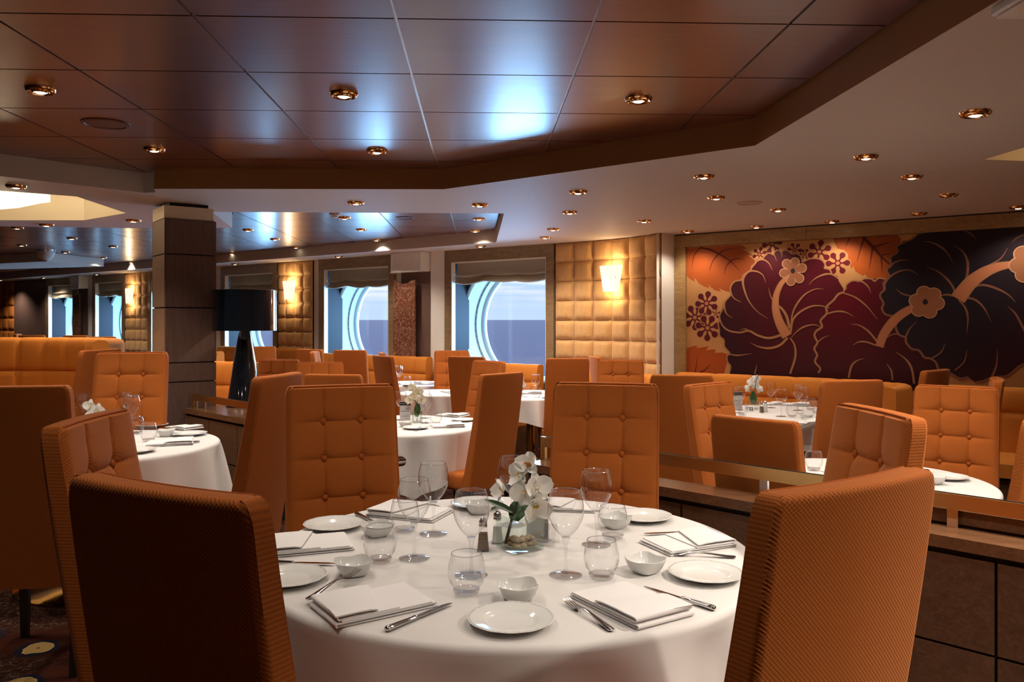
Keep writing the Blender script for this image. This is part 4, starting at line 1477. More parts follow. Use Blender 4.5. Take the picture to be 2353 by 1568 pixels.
def mk_napkin():
    t = thing('napkin', '', 'napkin')
    h = 0.13
    lo = [(-h, 0.0025), (0.0, 0.0025), (h - 0.006, 0.0025)] + arc(h - 0.006, 0.0060, 0.0035, -pi / 2, pi / 2) + [(0.0, 0.0095), (-h + 0.004, 0.0095)]
    put('lower_fold', mesh_of('lower_fold', *ribbon_xz(lo, 0.0034, -0.085, 0.085), ['napkin_linen'], 60), parent=t)
    mid = [(h - 0.02, 0.0130), (0.0, 0.0132), (-h + 0.012, 0.0130)]
    put('middle_fold', mesh_of('middle_fold', *ribbon_xz(mid, 0.0030, -0.084, 0.084, skew=lambda s, f: 0.006 * (f - 0.5)), ['napkin_linen'], 60), parent=t)
    fl = [(-0.03, 0.0165), (h - 0.012, 0.0165)] + arc(h - 0.012, 0.0210, 0.0045, -pi / 2, pi / 2, 6) + [(0.06, 0.0262), (0.02, 0.0255), (-0.005, 0.0225)]
    put('top_flap', mesh_of('top_flap', *ribbon_xz(fl, 0.0034, -0.087, 0.082, skew=lambda s, f: (0.05 * (f - 0.4) if s > 0.6 else 0.0) * (s - 0.6) / 0.4), ['napkin_linen'], 60), parent=t)
    return proto(t)


def strip(pts):
    """pts: (x, halfwidth, z, thickness) along x -> closed flat bar"""
    V, F = [], []
    for x, w_, z, th in pts:
        for a, c in ((-0.75, 1), (0.75, 1), (1, 0), (0.75, -1), (-0.75, -1), (-1, 0)):
            V.append((x, a * w_, z + c * th / 2))
    for i in range(len(pts) - 1):
        for k in range(6):
            F.append((i * 6 + k, i * 6 + (k + 1) % 6, (i + 1) * 6 + (k + 1) % 6, (i + 1) * 6 + k))
    F.append(tuple(range(6))); F.append(tuple((len(pts) - 1) * 6 + k for k in range(6)))
    return V, F


def mk_fork():
    t = thing('fork', '', 'fork')                       # handle end at x=0, tines towards +x
    put('handle', MB().add(*strip([(0.0, 0.006, 0.004, 0.003), (0.006, 0.0095, 0.004, 0.003), (0.03, 0.0095, 0.005, 0.0032), (0.07, 0.006, 0.009, 0.0032), (0.11, 0.0036, 0.012, 0.0034), (0.13, 0.004, 0.0115, 0.003)])).mesh('handle', 'silver', angle=60), parent=t)
    put('neck', MB().add(*strip([(0.129, 0.004, 0.0115, 0.003), (0.140, 0.009, 0.009, 0.0022), (0.152, 0.0122, 0.006, 0.002), (0.160, 0.0125, 0.0052, 0.002)])).mesh('neck', 'silver', angle=60), parent=t)
    for k in range(4):
        b = MB().add(*strip([(0.158, 0.0024, 0.0052, 0.002), (0.175, 0.0019, 0.0050, 0.002), (0.195, 0.0016, 0.0080, 0.0016), (0.204, 0.0009, 0.0105, 0.001)]))
        b.V = [(x, y + (-0.0100 + 0.00667 * k) * (1 - 0.1 * (x - 0.158) / 0.04), z) for x, y, z in b.V]
        put('tine', b.mesh('tine', 'silver', angle=60), parent=t)
    return proto(t)


def mk_knife():
    t = thing('knife', '', 'knife')                     # handle end at x=0, blade towards +x
    hd = MB().lathe([(0.0, 0.0), (0.006, 0.001), (0.0085, 0.006), (0.0082, 0.02), (0.0068, 0.06), (0.0060, 0.085), (0.0072, 0.090), (0.0060, 0.094), (0.0048, 0.097), (0.0, 0.098)], 16)
    hd.V = [(z, x, y * 0.72 + 0.0062) for x, y, z in hd.V]
    put('handle', hd.mesh('handle', 'silver', angle=60), parent=t)
    bl = crom([(0.096, 0.0045), (0.110, 0.008), (0.150, 0.0088), (0.190, 0.0080), (0.212, 0.002), (0.214, -0.003)], 4)
    poly = [(p.x, p.y) for p in bl] + [(0.19, -0.0055), (0.11, -0.006), (0.096, -0.0045)]
    put('blade', MB().prism(poly, 0.0042, 0.0058).mesh('blade', 'silver'), parent=t)
    return proto(t)


WINE, TUMB, PLATE, BOWL, NAPK, FORK, KNIFE = mk_wine(), mk_tumbler(), mk_plate(), mk_bowl(), mk_napkin(), mk_fork(), mk_knife()
EPS = 0.0012
MAIN = 0.75
LOWT = 0.75 + Z


def at(P, px, py, zt, rz, label, group=None, scale=1.0):
    x, y = G(px, py, zt)
    return place(P, (x, y, zt + EPS), rz, label, group, scale)


def between(P, a, b_, zt, label, length, dz=0.0, tilt=0.0):
    """lay cutlery with its handle end towards pixel a and its tip towards pixel b"""
    A, B = Vector(G(*a, zt)), Vector(G(*b_, zt))
    d = (B - A).normalized()
    m = (A + B) / 2 - d * length / 2
    o = place(P, (m.x, m.y, zt + EPS + dz), atan2(d.y, d.x), label)
    if tilt:
        o.rotation_euler = (0, -tilt, atan2(d.y, d.x))
    return o


# ================================================================== MAIN TABLE
M = MAIN
at(WINE, 1083, 1324, M, 0, 'wine glass standing right behind the nearest tumbler, before the pepper shaker')
at(WINE, 1300, 1324, M, 0, 'wine glass between the vase and the tumbler with the far napkin beyond')
at(WINE, 1370, 1254, M, 0, 'wine glass in front of the tufted chair by the brass rail')
at(WINE, 952, 1285, M, 0, 'wine glass beside the tumbler near the sauce dish, left of the pepper shaker')
at(WINE, 996, 1229, M, 0, 'wine glass standing on the main table in front of the card table cloth')
at(WINE, 1178, 1208, M, 0, 'wine glass behind the orchid on the main table')
at(TUMB, 1072, 1366, M, 0, 'nearest tumbler, its base in front of a wine glass foot')
at(TUMB, 1382, 1330, M, 0, 'tumbler beside the square dish on the side of the bright chair')
at(TUMB, 873, 1293, M, 0, 'tumbler in front of a sauce dish near the small plate')
at(TUMB, 1408, 1239, M, 0, 'tumbler in front of a white dish near the brass rail side')
at(TUMB, 930, 1223, M, 0, 'tumbler half hidden behind a wine glass, by the folded napkin')
R = radians
at(BOWL, 1190, 1378, M, R(8), 'white square dish just above the nearest plate')
at(BOWL, 1483, 1316, M, R(38), 'white square dish beside the plate next to the bright chair')
at(BOWL, 812, 1322, M, R(25), 'white square dish beside the plate cut by the dark chair')
at(BOWL, 1414, 1213, M, R(30), 'white square dish behind a tumbler on the rail side')
at(BOWL, 866, 1232, M, R(35), 'white square dish behind the tumbler next to the back plate')
at(BOWL, 1100, 1180, M, R(15), 'white square dish seen through a wine glass near the back plate')
at(PLATE, 1174, 1434, M, 0, 'nearest scalloped white plate at the front of the main table')
at(PLATE, 1622, 1327, M, 0.2, 'scalloped white plate next to the bright chair')
at(PLATE, 664, 1336, M, 0.1, 'scalloped white plate cut off by the dark chair')
at(PLATE, 767, 1213, M, 0.3, 'scalloped white plate in front of the tufted chair, beside a knife handle')
at(PLATE, 1478, 1194, M, 0.15, 'scalloped white plate at the rail side of the main table')
at(PLATE, 1096, 1164, M, 0, 'scalloped white plate at the back of the main table seen through a glass')
at(NAPK, 858, 1396, M, R(214), 'folded white napkin with a fork tip on it, at the front')
at(NAPK, 1448, 1395, M, R(-58), 'folded white napkin between fork and knife beside the nearest plate')
at(NAPK, 706, 1258, M, R(200), 'folded white napkin beside the dark chair, behind the long knife')
at(NAPK, 942, 1183, M, R(160), 'folded white napkin in front of the tufted chair facing us')
at(NAPK, 1580, 1253, M, R(25), 'folded white napkin beyond the plate next to the bright chair', scale=0.95)
at(NAPK, 1305, 1168, M, R(170), 'folded white napkin seen through the wine glass beside the vase', scale=0.8)
between(KNIFE, (877, 1458), (1045, 1389), M, 'silver knife lying beside the front napkin and the nearest plate', 0.214)
between(FORK, (1425, 1465), (1287, 1378), M, 'silver fork between the nearest plate and the napkin', 0.204)
between(KNIFE, (1632, 1402), (1490, 1357), M, 'silver knife half under the napkin by the bright chair', 0.214)
between(KNIFE, (600, 1297), (768, 1301), M, 'silver knife between the napkin and the plate cut by the dark chair', 0.214)
between(KNIFE, (810, 1181), (890, 1218), M, 'silver knife beside the plate in front of the tufted chair', 0.214)
between(FORK, (1692, 1284), (1524, 1276), M, 'silver fork in front of the napkin near the bright chair', 0.204)
between(KNIFE, (1642, 1224), (1463, 1232), M, 'silver knife behind the napkin near the bright chair', 0.214)
between(FORK, (690, 1400), (838, 1330), M, 'silver fork threaded through the front napkin', 0.204, 0.010, 0.06)
between(FORK, (960, 1160), (1032, 1178), M, 'silver fork at the back of the main table beside the orchid', 0.204)


# ---- shakers
def shaker(px, py, zt, fill, label):
    x, y = G(px, py, zt)
    t = thing('shaker', label, 'shaker', (x, y, zt + EPS))
    b = MB()
    for k, (hw, z) in enumerate(((0.0175, 0.0), (0.0185, 0.004), (0.0125, 0.062), (0.011, 0.070))):
        b.V += [(s * hw, c * hw, z) for s, c in ((-1, -1), (1, -1), (1, 1), (-1, 1))]
    for k in range(3):
        b.F += [(4 * k + i, 4 * k + (i + 1) % 4, 4 * k + 4 + (i + 1) % 4, 4 * k + 4 + i) for i in range(4)]
    b.F.append((0, 1, 2, 3))
    put('body', b.mesh('body', 'thin_glass'), parent=t)
    f = MB()
    f.V = [(s * w_, c * w_, z) for w_, z in ((0.0165, 0.003), (0.0122, 0.052)) for s, c in ((-1, -1), (1, -1), (1, 1), (-1, 1))]
    f.F = [(0, 1, 2, 3), (4, 5, 6, 7), (0, 1, 5, 4), (1, 2, 6, 5), (2, 3, 7, 6), (3, 0, 4, 7)]
    put('filling', f.mesh('filling', fill), parent=t)
    put('cap', MB().lathe([(0.0125, 0.070), (0.0130, 0.074), (0.0115, 0.0755), (0.0130, 0.077), (0.0115, 0.0785), (0.0125, 0.080), (0.0120, 0.088), (0.008, 0.095), (0.003, 0.0985), (0.0, 0.099)], 20).mesh('cap', 'chrome', angle=30), parent=t)
    return t


shaker(1110, 1266, M, 'pepper', 'brown pepper shaker with chrome cap beside the vase on the main table')
shaker(1143, 1248, M, 'salt', 'salt shaker with chrome cap tucked behind the vase on the main table')


# ---- orchids in square vases
def petal_mesh(l, w_, cup, m, tip=0.0, n=6, name='petal'):
    V, F = [], []
    for i in range(n + 1):
        f = i / n
        ww = w_ * sin(pi * (0.08 + 0.86 * f)) ** 0.75
        for j in range(5):
            u = (j - 2) / 2
            V.append((u * ww, f * l, cup * (f * f) + 0.10 * w_ * u * u * 3 - tip * f ** 3 + 0.0015 * sin(9 * f + 4 * u)))
    for i in range(n):
        for j in range(4):
            F.append((i * 5 + j, i * 5 + j + 1, (i + 1) * 5 + j + 1, (i + 1) * 5 + j))
    return mesh_of(name, V, F, [m], 80, False)


PM = {}
for m in ('petal', 'petal_cream'):
    PM[m] = (petal_mesh(0.036, 0.021, 0.006, m), petal_mesh(0.034, 0.012, -0.004, m), petal_mesh(0.016, 0.009, 0.012, m, name='lip'))
LIP = {'y': petal_mesh(0.012, 0.006, 0.010, 'lip_yellow', name='lip'), 'a': petal_mesh(0.017, 0.008, 0.012, 'lip_amber', name='lip')}


def flower(parent, loc, direction, roll, m, lip, s=1.0, closed=0.0):
    """orchid bloom as a part of the plant, its petals sub-parts"""
    f = bpy.data.objects.new('bloom', MBcore); link(f, parent)
    q = Vector(direction).normalized().to_track_quat('Z', 'Y')
    f.location = loc; f.rotation_mode = 'QUATERNION'
    f.rotation_quaternion = q @ Matrix.Rotation(roll, 3, 'Z').to_quaternion()
    f.scale = (s, s, s)
    big, slim, _ = PM[m]
    for me, ang, lift in ((big, 75, 0.12), (big, -75, 0.12), (slim, 0, -0.05), (slim, 140, -0.05), (slim, -140, -0.05)):
        o = put('petal', me, parent=f)
        o.rotation_euler = (lift + closed, 0, radians(ang))
    o = put('lip', LIP[lip], parent=f); o.rotation_euler = (0.9, 0, radians(180))


MBcore = MB().lathe([(0.0, -0.002), (0.003, 0.0), (0.0035, 0.004), (0.0, 0.008)], 10).mesh('column', 'petal')


def vase(x, y, z, rz, hw, h, label):
    t = thing('square_vase', label, 'vase', (x, y, z + EPS), rz)
    th = 0.004
    for nm, x0, x1, y0, y1 in (('wall', -hw, hw, -hw, -hw + th), ('wall', -hw, hw, hw - th, hw), ('wall', -hw, -hw + th, -hw + th, hw - th), ('wall', hw - th, hw, -hw + th, hw - th)):
        put('glass_wall', MB().box(x0, x1, y0, y1, 0.010, h).mesh('glass_wall', 'vase_glass'), parent=t)
    put('base', rbox('base', 2 * hw, 2 * hw, 0.0095, 0.003, 'vase_glass'), parent=t)
    return t


vx, vy = G(1195, 1262, M)
vase(vx, vy, M, R(38), 0.052, 0.100, 'square glass vase with pebbles on the main table')
rnd = random.Random(3)
bm = bmesh.new(); bmesh.ops.create_icosphere(bm, subdivisions=2, radius=0.0095)
for v in bm.verts:
    v.co *= 1 + 0.12 * sin(300 * v.co.x + 200 * v.co.y)
    v.co.z *= 0.72
pme = bpy.data.meshes.new('pebble'); finish(bm, pme, 80); pme.materials.append(MATS['pebble'])
ca, sa = cos(R(38)), sin(R(38))
for k in range(26):
    lv = k // 16
    kk = k % 16
    u, v = (kk % 4 - 1.5) * 0.0205 + rnd.uniform(-.003, .003), (kk // 4 - 1.5) * 0.0205 + rnd.uniform(-.003, .003)
    if lv:
        u, v = (kk % 4 - 1.5) * 0.019 + 0.006, (kk // 4 - 1.0) * 0.019 + 0.004
    o = put('pebble', pme, loc=(vx + u * ca - v * sa, vy + u * sa + v * ca, M + 0.0185 + lv * 0.0125), rot=(rnd.uniform(-.4, .4), rnd.uniform(-.4, .4), rnd.uniform(0, 6)),
            label='rounded tan pebble in the vase on the main table', category='pebble', group='pebbles in the vase')
oc = thing('orchid', 'white orchid spray with a broad green leaf in the vase on the main table', 'orchid', (vx, vy, M + EPS))


def leaf_mesh(l, w_, bend, fold):
    V, F = [], []
    n = 10
    for i in range(n + 1):
        f = i / n
        ww = w_ * sin(pi * (0.12 + 0.86 * f)) ** 0.8
        for j in range(5):
            u = (j - 2) / 2
            V.append((u * ww, f * l, bend * f * f + fold * abs(u) * ww))
    for i in range(n):
        for j in range(4):
            F.append((i * 5 + j, i * 5 + j + 1, (i + 1) * 5 + j + 1, (i + 1) * 5 + j))
    return mesh_of('leaf', V, F, ['leaf'], 80, False)


def px_local(px, py, dy):
    """point near the vase, dy metres behind its centre, in the orchid's own space"""
    y = vy + dy
    return ((px - CX) / FOC * y - vx, dy, EYE - (py - HZ) * y / FOC - M)


put('stem', MB().tube([px_local(1162, 1250, 0.0), px_local(1172, 1210, 0.0), px_local(1185, 1165, 0), px_local(1192, 1140, 0.005), px_local(1205, 1110, 0.01), px_local(1215, 1085, 0.01)], [0.005, 0.0045, 0.004, 0.003, 0.0025, 0.002], 8).mesh('stem', 'stem'), parent=oc)
lf = put('leaf', leaf_mesh(0.085, 0.030, -0.03, 0.25), parent=oc, loc=px_local(1182, 1198, -0.01)); lf.rotation_euler = (R(62), R(10), R(-25))
lf = put('leaf', leaf_mesh(0.095, 0.016, 0.0, 0.3), parent=oc, loc=px_local(1180, 1180, 0.0)); lf.rotation_euler = (R(25), R(-20), R(75))
for px, py, dy, dr, roll, lip, s, cl_ in ((1218, 1072, 0.02, (-0.5, -0.6, 0.5), 0.4, 'a', 1.0, 0.35), (1232, 1122, -0.015, (0.45, -0.9, 0.15), 0.1, 'y', 1.05, 0.1), (1206, 1132, -0.01, (-0.35, -0.9, 0.0), 2.9, 'y', 0.95, 0.15),
                                       (1228, 1160, -0.02, (0.25, -0.85, -0.3), 0.2, 'y', 1.3, 0.5), (1160, 1125, 0.01, (-0.9, -0.35, 0.2), 1.0, 'y', 0.9, 0.55), (1198, 1095, 0.02, (-0.7, -0.5, 0.3), 2.0, 'y', 0.95, 0.4)):
    flower(oc, px_local(px, py, dy), dr, roll, 'petal', lip, s * 1.35, cl_)


def small_orchid(x, y, z, label, vlabel, tall=0.27, m='petal', seed=0, rz=0.0, leafup=True):
    vase(x, y, z, R(20), 0.036, 0.085, vlabel)
    rn = random.Random(seed)
    t = thing('orchid', label, 'orchid', (x, y, z + EPS), rz)
    put('stem', MB().tube([(0, 0, 0.012), (0.006, 0, 0.09), (-0.012, 0.0, 0.16), (-0.022, 0, tall - 0.03), (-0.05, 0, tall + 0.02)], [0.004, 0.0035, 0.003, 0.0022, 0.0015], 8).mesh('stem', 'stem'), parent=t)
    l_ = put('leaf', leaf_mesh(0.12, 0.032, 0.03, 0.25), parent=t, loc=(0.0, 0, 0.045)); l_.rotation_euler = (R(70), 0, R(-30))
    for k, (a, b_) in enumerate(((-0.028, tall - 0.03), (0.012, tall - 0.055), (-0.02, tall - 0.09), (0.035, tall - 0.115), (-0.05, tall - 0.12))):
        flower(t, (a, -0.012, b_), (a * 12 + rn.uniform(-.2, .2), -1, rn.uniform(-.2, .3)), rn.uniform(-.6, .6), m, 'y', 1.25, 0.1 + 0.1 * k)
    return t


# ---- menu card and number stand behind the main vase (lettering faces away from us)
def text(body, size, m, parent, loc, rot, ext=0.0002, bold=0.0):
    c = bpy.data.curves.new('lettering', 'FONT'); c.body = body; c.size = size; c.extrude = ext; c.offset = bold
    c.align_x = 'CENTER'; c.align_y = 'CENTER'
    c.materials.append(MATS[m])
    tmp = bpy.data.objects.new('lettering', c); COL.objects.link(tmp)
    me = bpy.data.meshes.new_from_object(tmp.evaluated_get(bpy.context.evaluated_depsgraph_get()))
    bpy.data.objects.remove(tmp); bpy.data.curves.remove(c)
    me.name = 'lettering'; me.materials.clear(); me.materials.append(MATS[m])
    o = put('lettering', me, parent=parent, loc=loc, rot=rot)
    return o


def menu_card(x, y, z, rz, label, head, back=False, h=0.16, w_=0.075):
    t = thing('menu_card', label, 'menu card', (x, y, z + EPS), rz)
    put('sheet', MB().box(-w_ / 2, w_ / 2, -0.0006, 0.0006, 0.004, h).mesh('sheet', 'card_white'), parent=t)
    put('sleeve', MB().box(-w_ / 2 - 0.003, w_ / 2 + 0.003, -0.0035, -0.0025, 0.0, h + 0.003).box(-w_ / 2 - 0.003, w_ / 2 + 0.003, 0.0025, 0.0035, 0.0, h + 0.003).mesh('sleeve', 'acrylic', weld=False), parent=t)
    put('foot', MB().box(-w_ / 2 - 0.003, w_ / 2 + 0.003, -0.022, 0.022, 0.0, 0.002).mesh('foot', 'acrylic'), parent=t)
    fx = (R(90), 0, 0) if not back else (R(90), 0, R(180))
    s = -1 if not back else 1
    put('heading', MB().box(-w_ / 2, w_ / 2, *sorted((s * 0.0007, s * 0.0012)), h * 0.80, h * 0.97).mesh('heading', 'card_black'), parent=t)
    text(head, 0.0088, 'card_white', t, (0, s * 0.0014, h * 0.885), fx)
    for k, (tx, zz) in enumerate((('WINE\nMENU', 0.64), ('BEVERAGE', 0.38), ('MENU', 0.15))):
        text(tx, 0.0085, 'card_grey', t, (0.017 * -s, s * 0.0010, h * zz), fx)
        if k:
            put('rule', MB().box(-w_ * 0.42, w_ * 0.42, *sorted((s * 0.0007, s * 0.0011)), h * (zz + 0.135), h * (zz + 0.15)).mesh('rule', 'card_black'), parent=t)
    return t


def number_stand(x, y, z, rz, label, num, back=False):
    t = thing('number_stand', label, 'table number', (x, y, z + EPS), rz)
    sl = 0.18
    b = MB()
    b.add([(-0.04, -0.028, 0.0), (0.04, -0.028, 0.0), (0.04, -0.002, 0.062), (-0.04, -0.002, 0.062), (-0.04, -0.0265, 0.0), (0.04, -0.0265, 0.0), (0.04, -0.0005, 0.0615), (-0.04, -0.0005, 0.0615)],
          [(0, 1, 2, 3), (4, 5, 6, 7), (0, 1, 5, 4), (1, 2, 6, 5), (2, 3, 7, 6), (3, 0, 4, 7)])
    put('face', b.mesh('face', 'card_white' if not back else 'acrylic'), parent=t)
    put('rear', MB().add([(-0.04, 0.028, 0.0), (0.04, 0.028, 0.0), (0.04, 0.002, 0.062), (-0.04, 0.002, 0.062), (-0.04, 0.0265, 0.0), (0.04, 0.0265, 0.0), (0.04, 0.0005, 0.0615), (-0.04, 0.0005, 0.0615)],
                         [(0, 1, 2, 3), (4, 5, 6, 7), (0, 1, 5, 4), (1, 2, 6, 5), (2, 3, 7, 6), (3, 0, 4, 7)]).mesh('rear', 'acrylic'), parent=t)
    if back:
        text(num, 0.036, 'card_grey', t, (0, -0.0152, 0.030), (R(67), 0, 0)).scale = (-1, 1, 1)
    else:
        text(num, 0.040, 'card_black', t, (0, -0.0172, 0.030), (R(67), 0, 0), 0.0003, 0.0014)
    return t


x, y = G(1228, 1245, M)
menu_card(x + 0.01, y + 0.015, M, R(-28), 'clear menu card with reversed lettering behind the main vase', 'MAIN RESTAURANTS', True, 0.135, 0.075)
x, y = G(1262, 1256, M)
number_stand(x - 0.012, y + 0.03, M, R(-22), 'clear table number stand with a reversed 6, behind the main vase', '6', True)

# ================================================================== TABLE BESIDE THE COLUMN
at(PLATE, 436, 1001, M, 0, 'white plate at the corner of the table beside the square column')
at(PLATE, 349, 981, M, 0, 'white plate behind the glasses of the column table')
at(PLATE, 312, 1040, M, 0, 'white plate half hidden by the tufted chair at the column table')
at(BOWL, 382, 1003, M, 0.3, 'white dish between tumbler and plate on the column table')
at(TUMB, 341, 1015, M, 0, 'tumbler beside the white dish on the column table')
at(TUMB, 313, 998, M, 0, 'tumbler behind another tumbler on the column table')
at(WINE, 290, 985, M, 0, 'wine glass, further of two in front of the chair by the square column')
at(WINE, 303, 996, M, 0, 'wine glass, nearer of two in front of the chair by the square column')
at(WINE, 192, 990, M, 0, 'wine glass beside the orchid of the column table')
at(NAPK, 391, 1021, M, R(20), 'folded napkin in front of the tumbler on the column table', scale=0.95)
at(NAPK, 424, 985, M, R(-35), 'folded napkin behind the plate on the column table', scale=0.8)
between(KNIFE, (456, 1018), (372, 1027), M, 'knife handle sticking out beside the napkin of the column table', 0.214)
x, y = G(200, 1000, M)
small_orchid(x + 0.03, y + 0.05, M, 'white orchid beside the dark chair back on the column table', 'square vase on the column table', 0.20, 'petal', 4, R(20))

# ================================================================== TABLE WITH THE BLACK-HEADED CARD
K = LOWT
at(PLATE, 955, 986, K, 0, 'white plate in front of the black-headed card')
at(PLATE, 1065, 968, K, 0, 'white plate beside the tall tan-backed chair on the card table')
at(BOWL, 932, 981, K, 0.5, 'white dish just below the black-headed card')
at(TUMB, 1002, 975, K, 0, 'tumbler beside the napkin on the card table')
at(WINE, 979, 973, K, 0, 'wine glass between vase and tumbler on the card table')
at(WINE, 975, 962, K, 0, 'wine glass just behind another on the card table')
at(WINE, 921, 966, K, 0, 'wine glass at the edge of the tufted chair on the card table')
at(NAPK, 1028, 981, K, R(15), 'folded napkin at the front of the card table', scale=0.95)
at(NAPK, 1040, 957, K, R(-30), 'folded napkin at the back of the card table', scale=0.95)
between(KNIFE, (1077, 976), (1010, 990), K, 'knife handle beyond the napkin on the card table', 0.214)
between(FORK, (945, 1000), (975, 976), K, 'fork tip between plate and napkin on the card table', 0.204)
x, y = G(957, 973, K)
small_orchid(x, y + 0.03, K, 'cream orchid with a tall green leaf on the card table', 'square vase on the card table', 0.30, 'petal_cream', 9, R(0))
x, y = G(931, 971, K)
menu_card(x, y, K, R(4), 'menu card with a black heading on the card table', 'MAIN RESTAURANTS', False, 0.165, 0.083)

# ================================================================== BOOTH TABLE 622
x, y = G(1722, 948, K)
number_stand(x, y, K, R(-6), 'white table number stand reading 622 on the booth table', '622')
shaker(1750, 949, K, 'pepper', 'pepper shaker beside the 622 stand')
shaker(1759, 947, K, 'salt', 'salt shaker beside the pepper shaker of the booth table')
x, y = G(1736, 943, K)
small_orchid(x, y + 0.06, K, 'white orchid with dark buds against the orange booth', 'square vase behind the 622 stand', 0.30, 'petal', 12, R(180))
x, y = G(1703, 946, K)
menu_card(x, y + 0.1, K, R(10), 'menu card behind a glass on the booth table', 'MAIN RESTAURANTS', False, 0.165, 0.083)
for px, py, lab in ((1700, 950, 'wine glass in front of the menu card on the booth table'), (1771, 938, 'wine glass right behind the shakers of the booth table'), (1795, 958, 'wine glass standing alone in the middle of the booth table'),
                    (1834, 944, 'wine glass, further of an overlapping two on the booth table'), (1845, 952, 'wine glass, nearer of an overlapping two on the booth table'), (1668, 935, 'wine glass rim above the brown ribbed chair')):
    at(WINE, px, py, K, 0, lab)
for px, py, lab in ((1820, 959, 'tumbler in front of two wine glasses on the booth table'), (1863, 943, 'tumbler behind the dish on the booth table'), (1876, 950, 'tumbler touching the brown chair back on the booth table'), (1705, 956, 'tumbler below the menu card on the booth table')):
    at(TUMB, px, py, K, 0, lab)
at(BOWL, 1853, 963, K, 0.6, 'white dish beside the tumbler on the booth table')
at(PLATE, 1876, 968, K, 0, 'white plate beside the brown chair back on the booth table')
at(NAPK, 1852, 974, K, R(5), 'folded napkin at the front of the booth table', scale=0.8)
at(NAPK, 1828, 932, K, R(-20), 'folded napkin at the back of the booth table')
at(NAPK, 1775, 930, K, R(10), 'folded napkin behind the wine glasses of the booth table', scale=0.8)
between(KNIFE, (1870, 973), (1830, 985), K, 'knife end beside the napkin of the booth table', 0.214)

# ================================================================== TABLE BEYOND THE RAIL
at(PLATE, 2178, 1101, K, 0, 'white plate on the bluish cloth beyond the rail')
at(BOWL, 2146, 1112, K, 0.4, 'white dish beside the plate on the bluish cloth')
at(TUMB, 1870, 1082, K, 0, 'tumbler between the rail chair and the tufted chair')
at(TUMB, 2096, 1092, K, 0, 'tumbler rim just above the big bright chair')
at(NAPK, 1905, 1098, K, R(30), 'folded napkin behind the tufted chair on the bluish cloth', scale=0.9)

# ================================================================== SMALL SETTINGS BY THE WINDOWS
def small_set(key, items, where):
    cx, cy, r, zf, hang, lab = TB[key]
    for P, dx, dy, s, d in items:
        place(P, (cx + dx, cy + dy, zf + 0.75 + EPS), dx * 3, d + ' ' + where, None, s)


small_set('win', [(WINE, 0.05, -0.2, 1, 'wine glass with a frosty rim'), (TUMB, -0.06, -0.28, 1, 'tumbler nearest the chairs'), (TUMB, 0.06, -0.36, 1, 'front tumbler'), (PLATE, 0.2, -0.4, 1, 'white plate'), (NAPK, 0.0, 0.1, 1, 'napkin')], 'on the table before the widest window')
small_set('etch', [(WINE, -0.12, -0.25, 1, 'front wine glass'), (WINE, -0.16, -0.1, 1, 'rear wine glass'), (TUMB, -0.02, -0.25, 1, 'tumbler'), (BOWL, 0.1, -0.2, 1, 'white dish'), (PLATE, 0.02, -0.38, 1, 'white plate'), (NAPK, 0.25, -0.15, 1, 'napkin')], 'on the blue-lit table by the etched glass')
small_set('mid', [(NAPK, 0.18, 0.05, 0.9, 'folded napkin'), (NAPK, 0.24, -0.16, 0.7, 'smaller napkin')], 'on the table behind the cream orchid')
small_set('lampside', [(WINE, 0.03, -0.3, 1, 'wine glass, one of two'), (WINE, 0.12, -0.22, 1, 'wine glass, other of two'), (TUMB, 0.25, -0.25, 1, 'tumbler'), (PLATE, -0.1, -0.3, 1, 'plate')], 'on the small table beyond the black lamp')
small_orchid(0.075, 8.55, K, 'small white orchid before the widest window', 'square vase before the widest window', 0.24, 'petal', 21)
small_orchid(-3.25, 11.0, K, 'tiny white orchid beyond the black lamp', 'square vase beyond the black lamp', 0.26, 'petal', 22)

# ================================================================== MURAL
mural = thing('mural', 'wide floral mural of dark red blooms and autumn leaves in a travertine frame', 'mural', (W0.x, W0.y, 0), WA)


def A_(x, y):
    return WT(1550 + x / 4.48, 520 + y / 4.48)


def B_(x, y):
    return WT(1860 + x / 3.734, 480 + y / 3.734)


def cen(f, x, y):
    return f(x, y)


paint('paint_ground', (0.42, 0.195, 0.065), (0.50, 0.245, 0.09), center=A_(700, 700), radius=2.5)
paint('paint_leaf', (0.20, 0.045, 0.012), (0.48, 0.10, 0.015), center=A_(330, 380), radius=0.62)
paint('paint_leaf_low', (0.28, 0.045, 0.008), (0.38, 0.075, 0.010), center=A_(300, 1400), radius=0.6)
paint('paint_leaf_high', (0.14, 0.030, 0.008), (0.42, 0.085, 0.008), center=B_(430, 480), radius=0.75)
paint('paint_bloom', (0.022, 0.005, 0.010), (0.062, 0.004, 0.008), (0.085, 0.003, 0.010), center=A_(1450, 700), radius=1.15)
paint('paint_bloom_red', (0.022, 0.006, 0.010), (0.058, 0.002, 0.006), (0.11, 0.002, 0.009), center=B_(330, 800), radius=1.15)
paint('paint_bloom_dark', (0.042, 0.005, 0.009), (0.016, 0.008, 0.013), (0.013, 0.009, 0.016), center=B_(1000, 620), radius=1.35)
paint('paint_vein', (0.10, 0.012, 0.008), (0.10, 0.012, 0.008), center=(0, 0), radius=1)
paint('paint_line', (0.36, 0.165, 0.07), (0.36, 0.165, 0.07), center=(0, 0), radius=1)
paint('paint_line_dim', (0.22, 0.09, 0.05), (0.22, 0.09, 0.05), center=(0, 0), radius=1)
paint('paint_stamen', (0.45, 0.16, 0.07), (0.50, 0.20, 0.085), center=A_(1100, 800), radius=0.6)
paint('paint_petal_edge', (0.50, 0.26, 0.13), (0.50, 0.26, 0.13), center=(0, 0), radius=1)
paint('paint_flower', (0.30, 0.115, 0.05), (0.27, 0.10, 0.045), center=A_(1230, 460), radius=0.5)
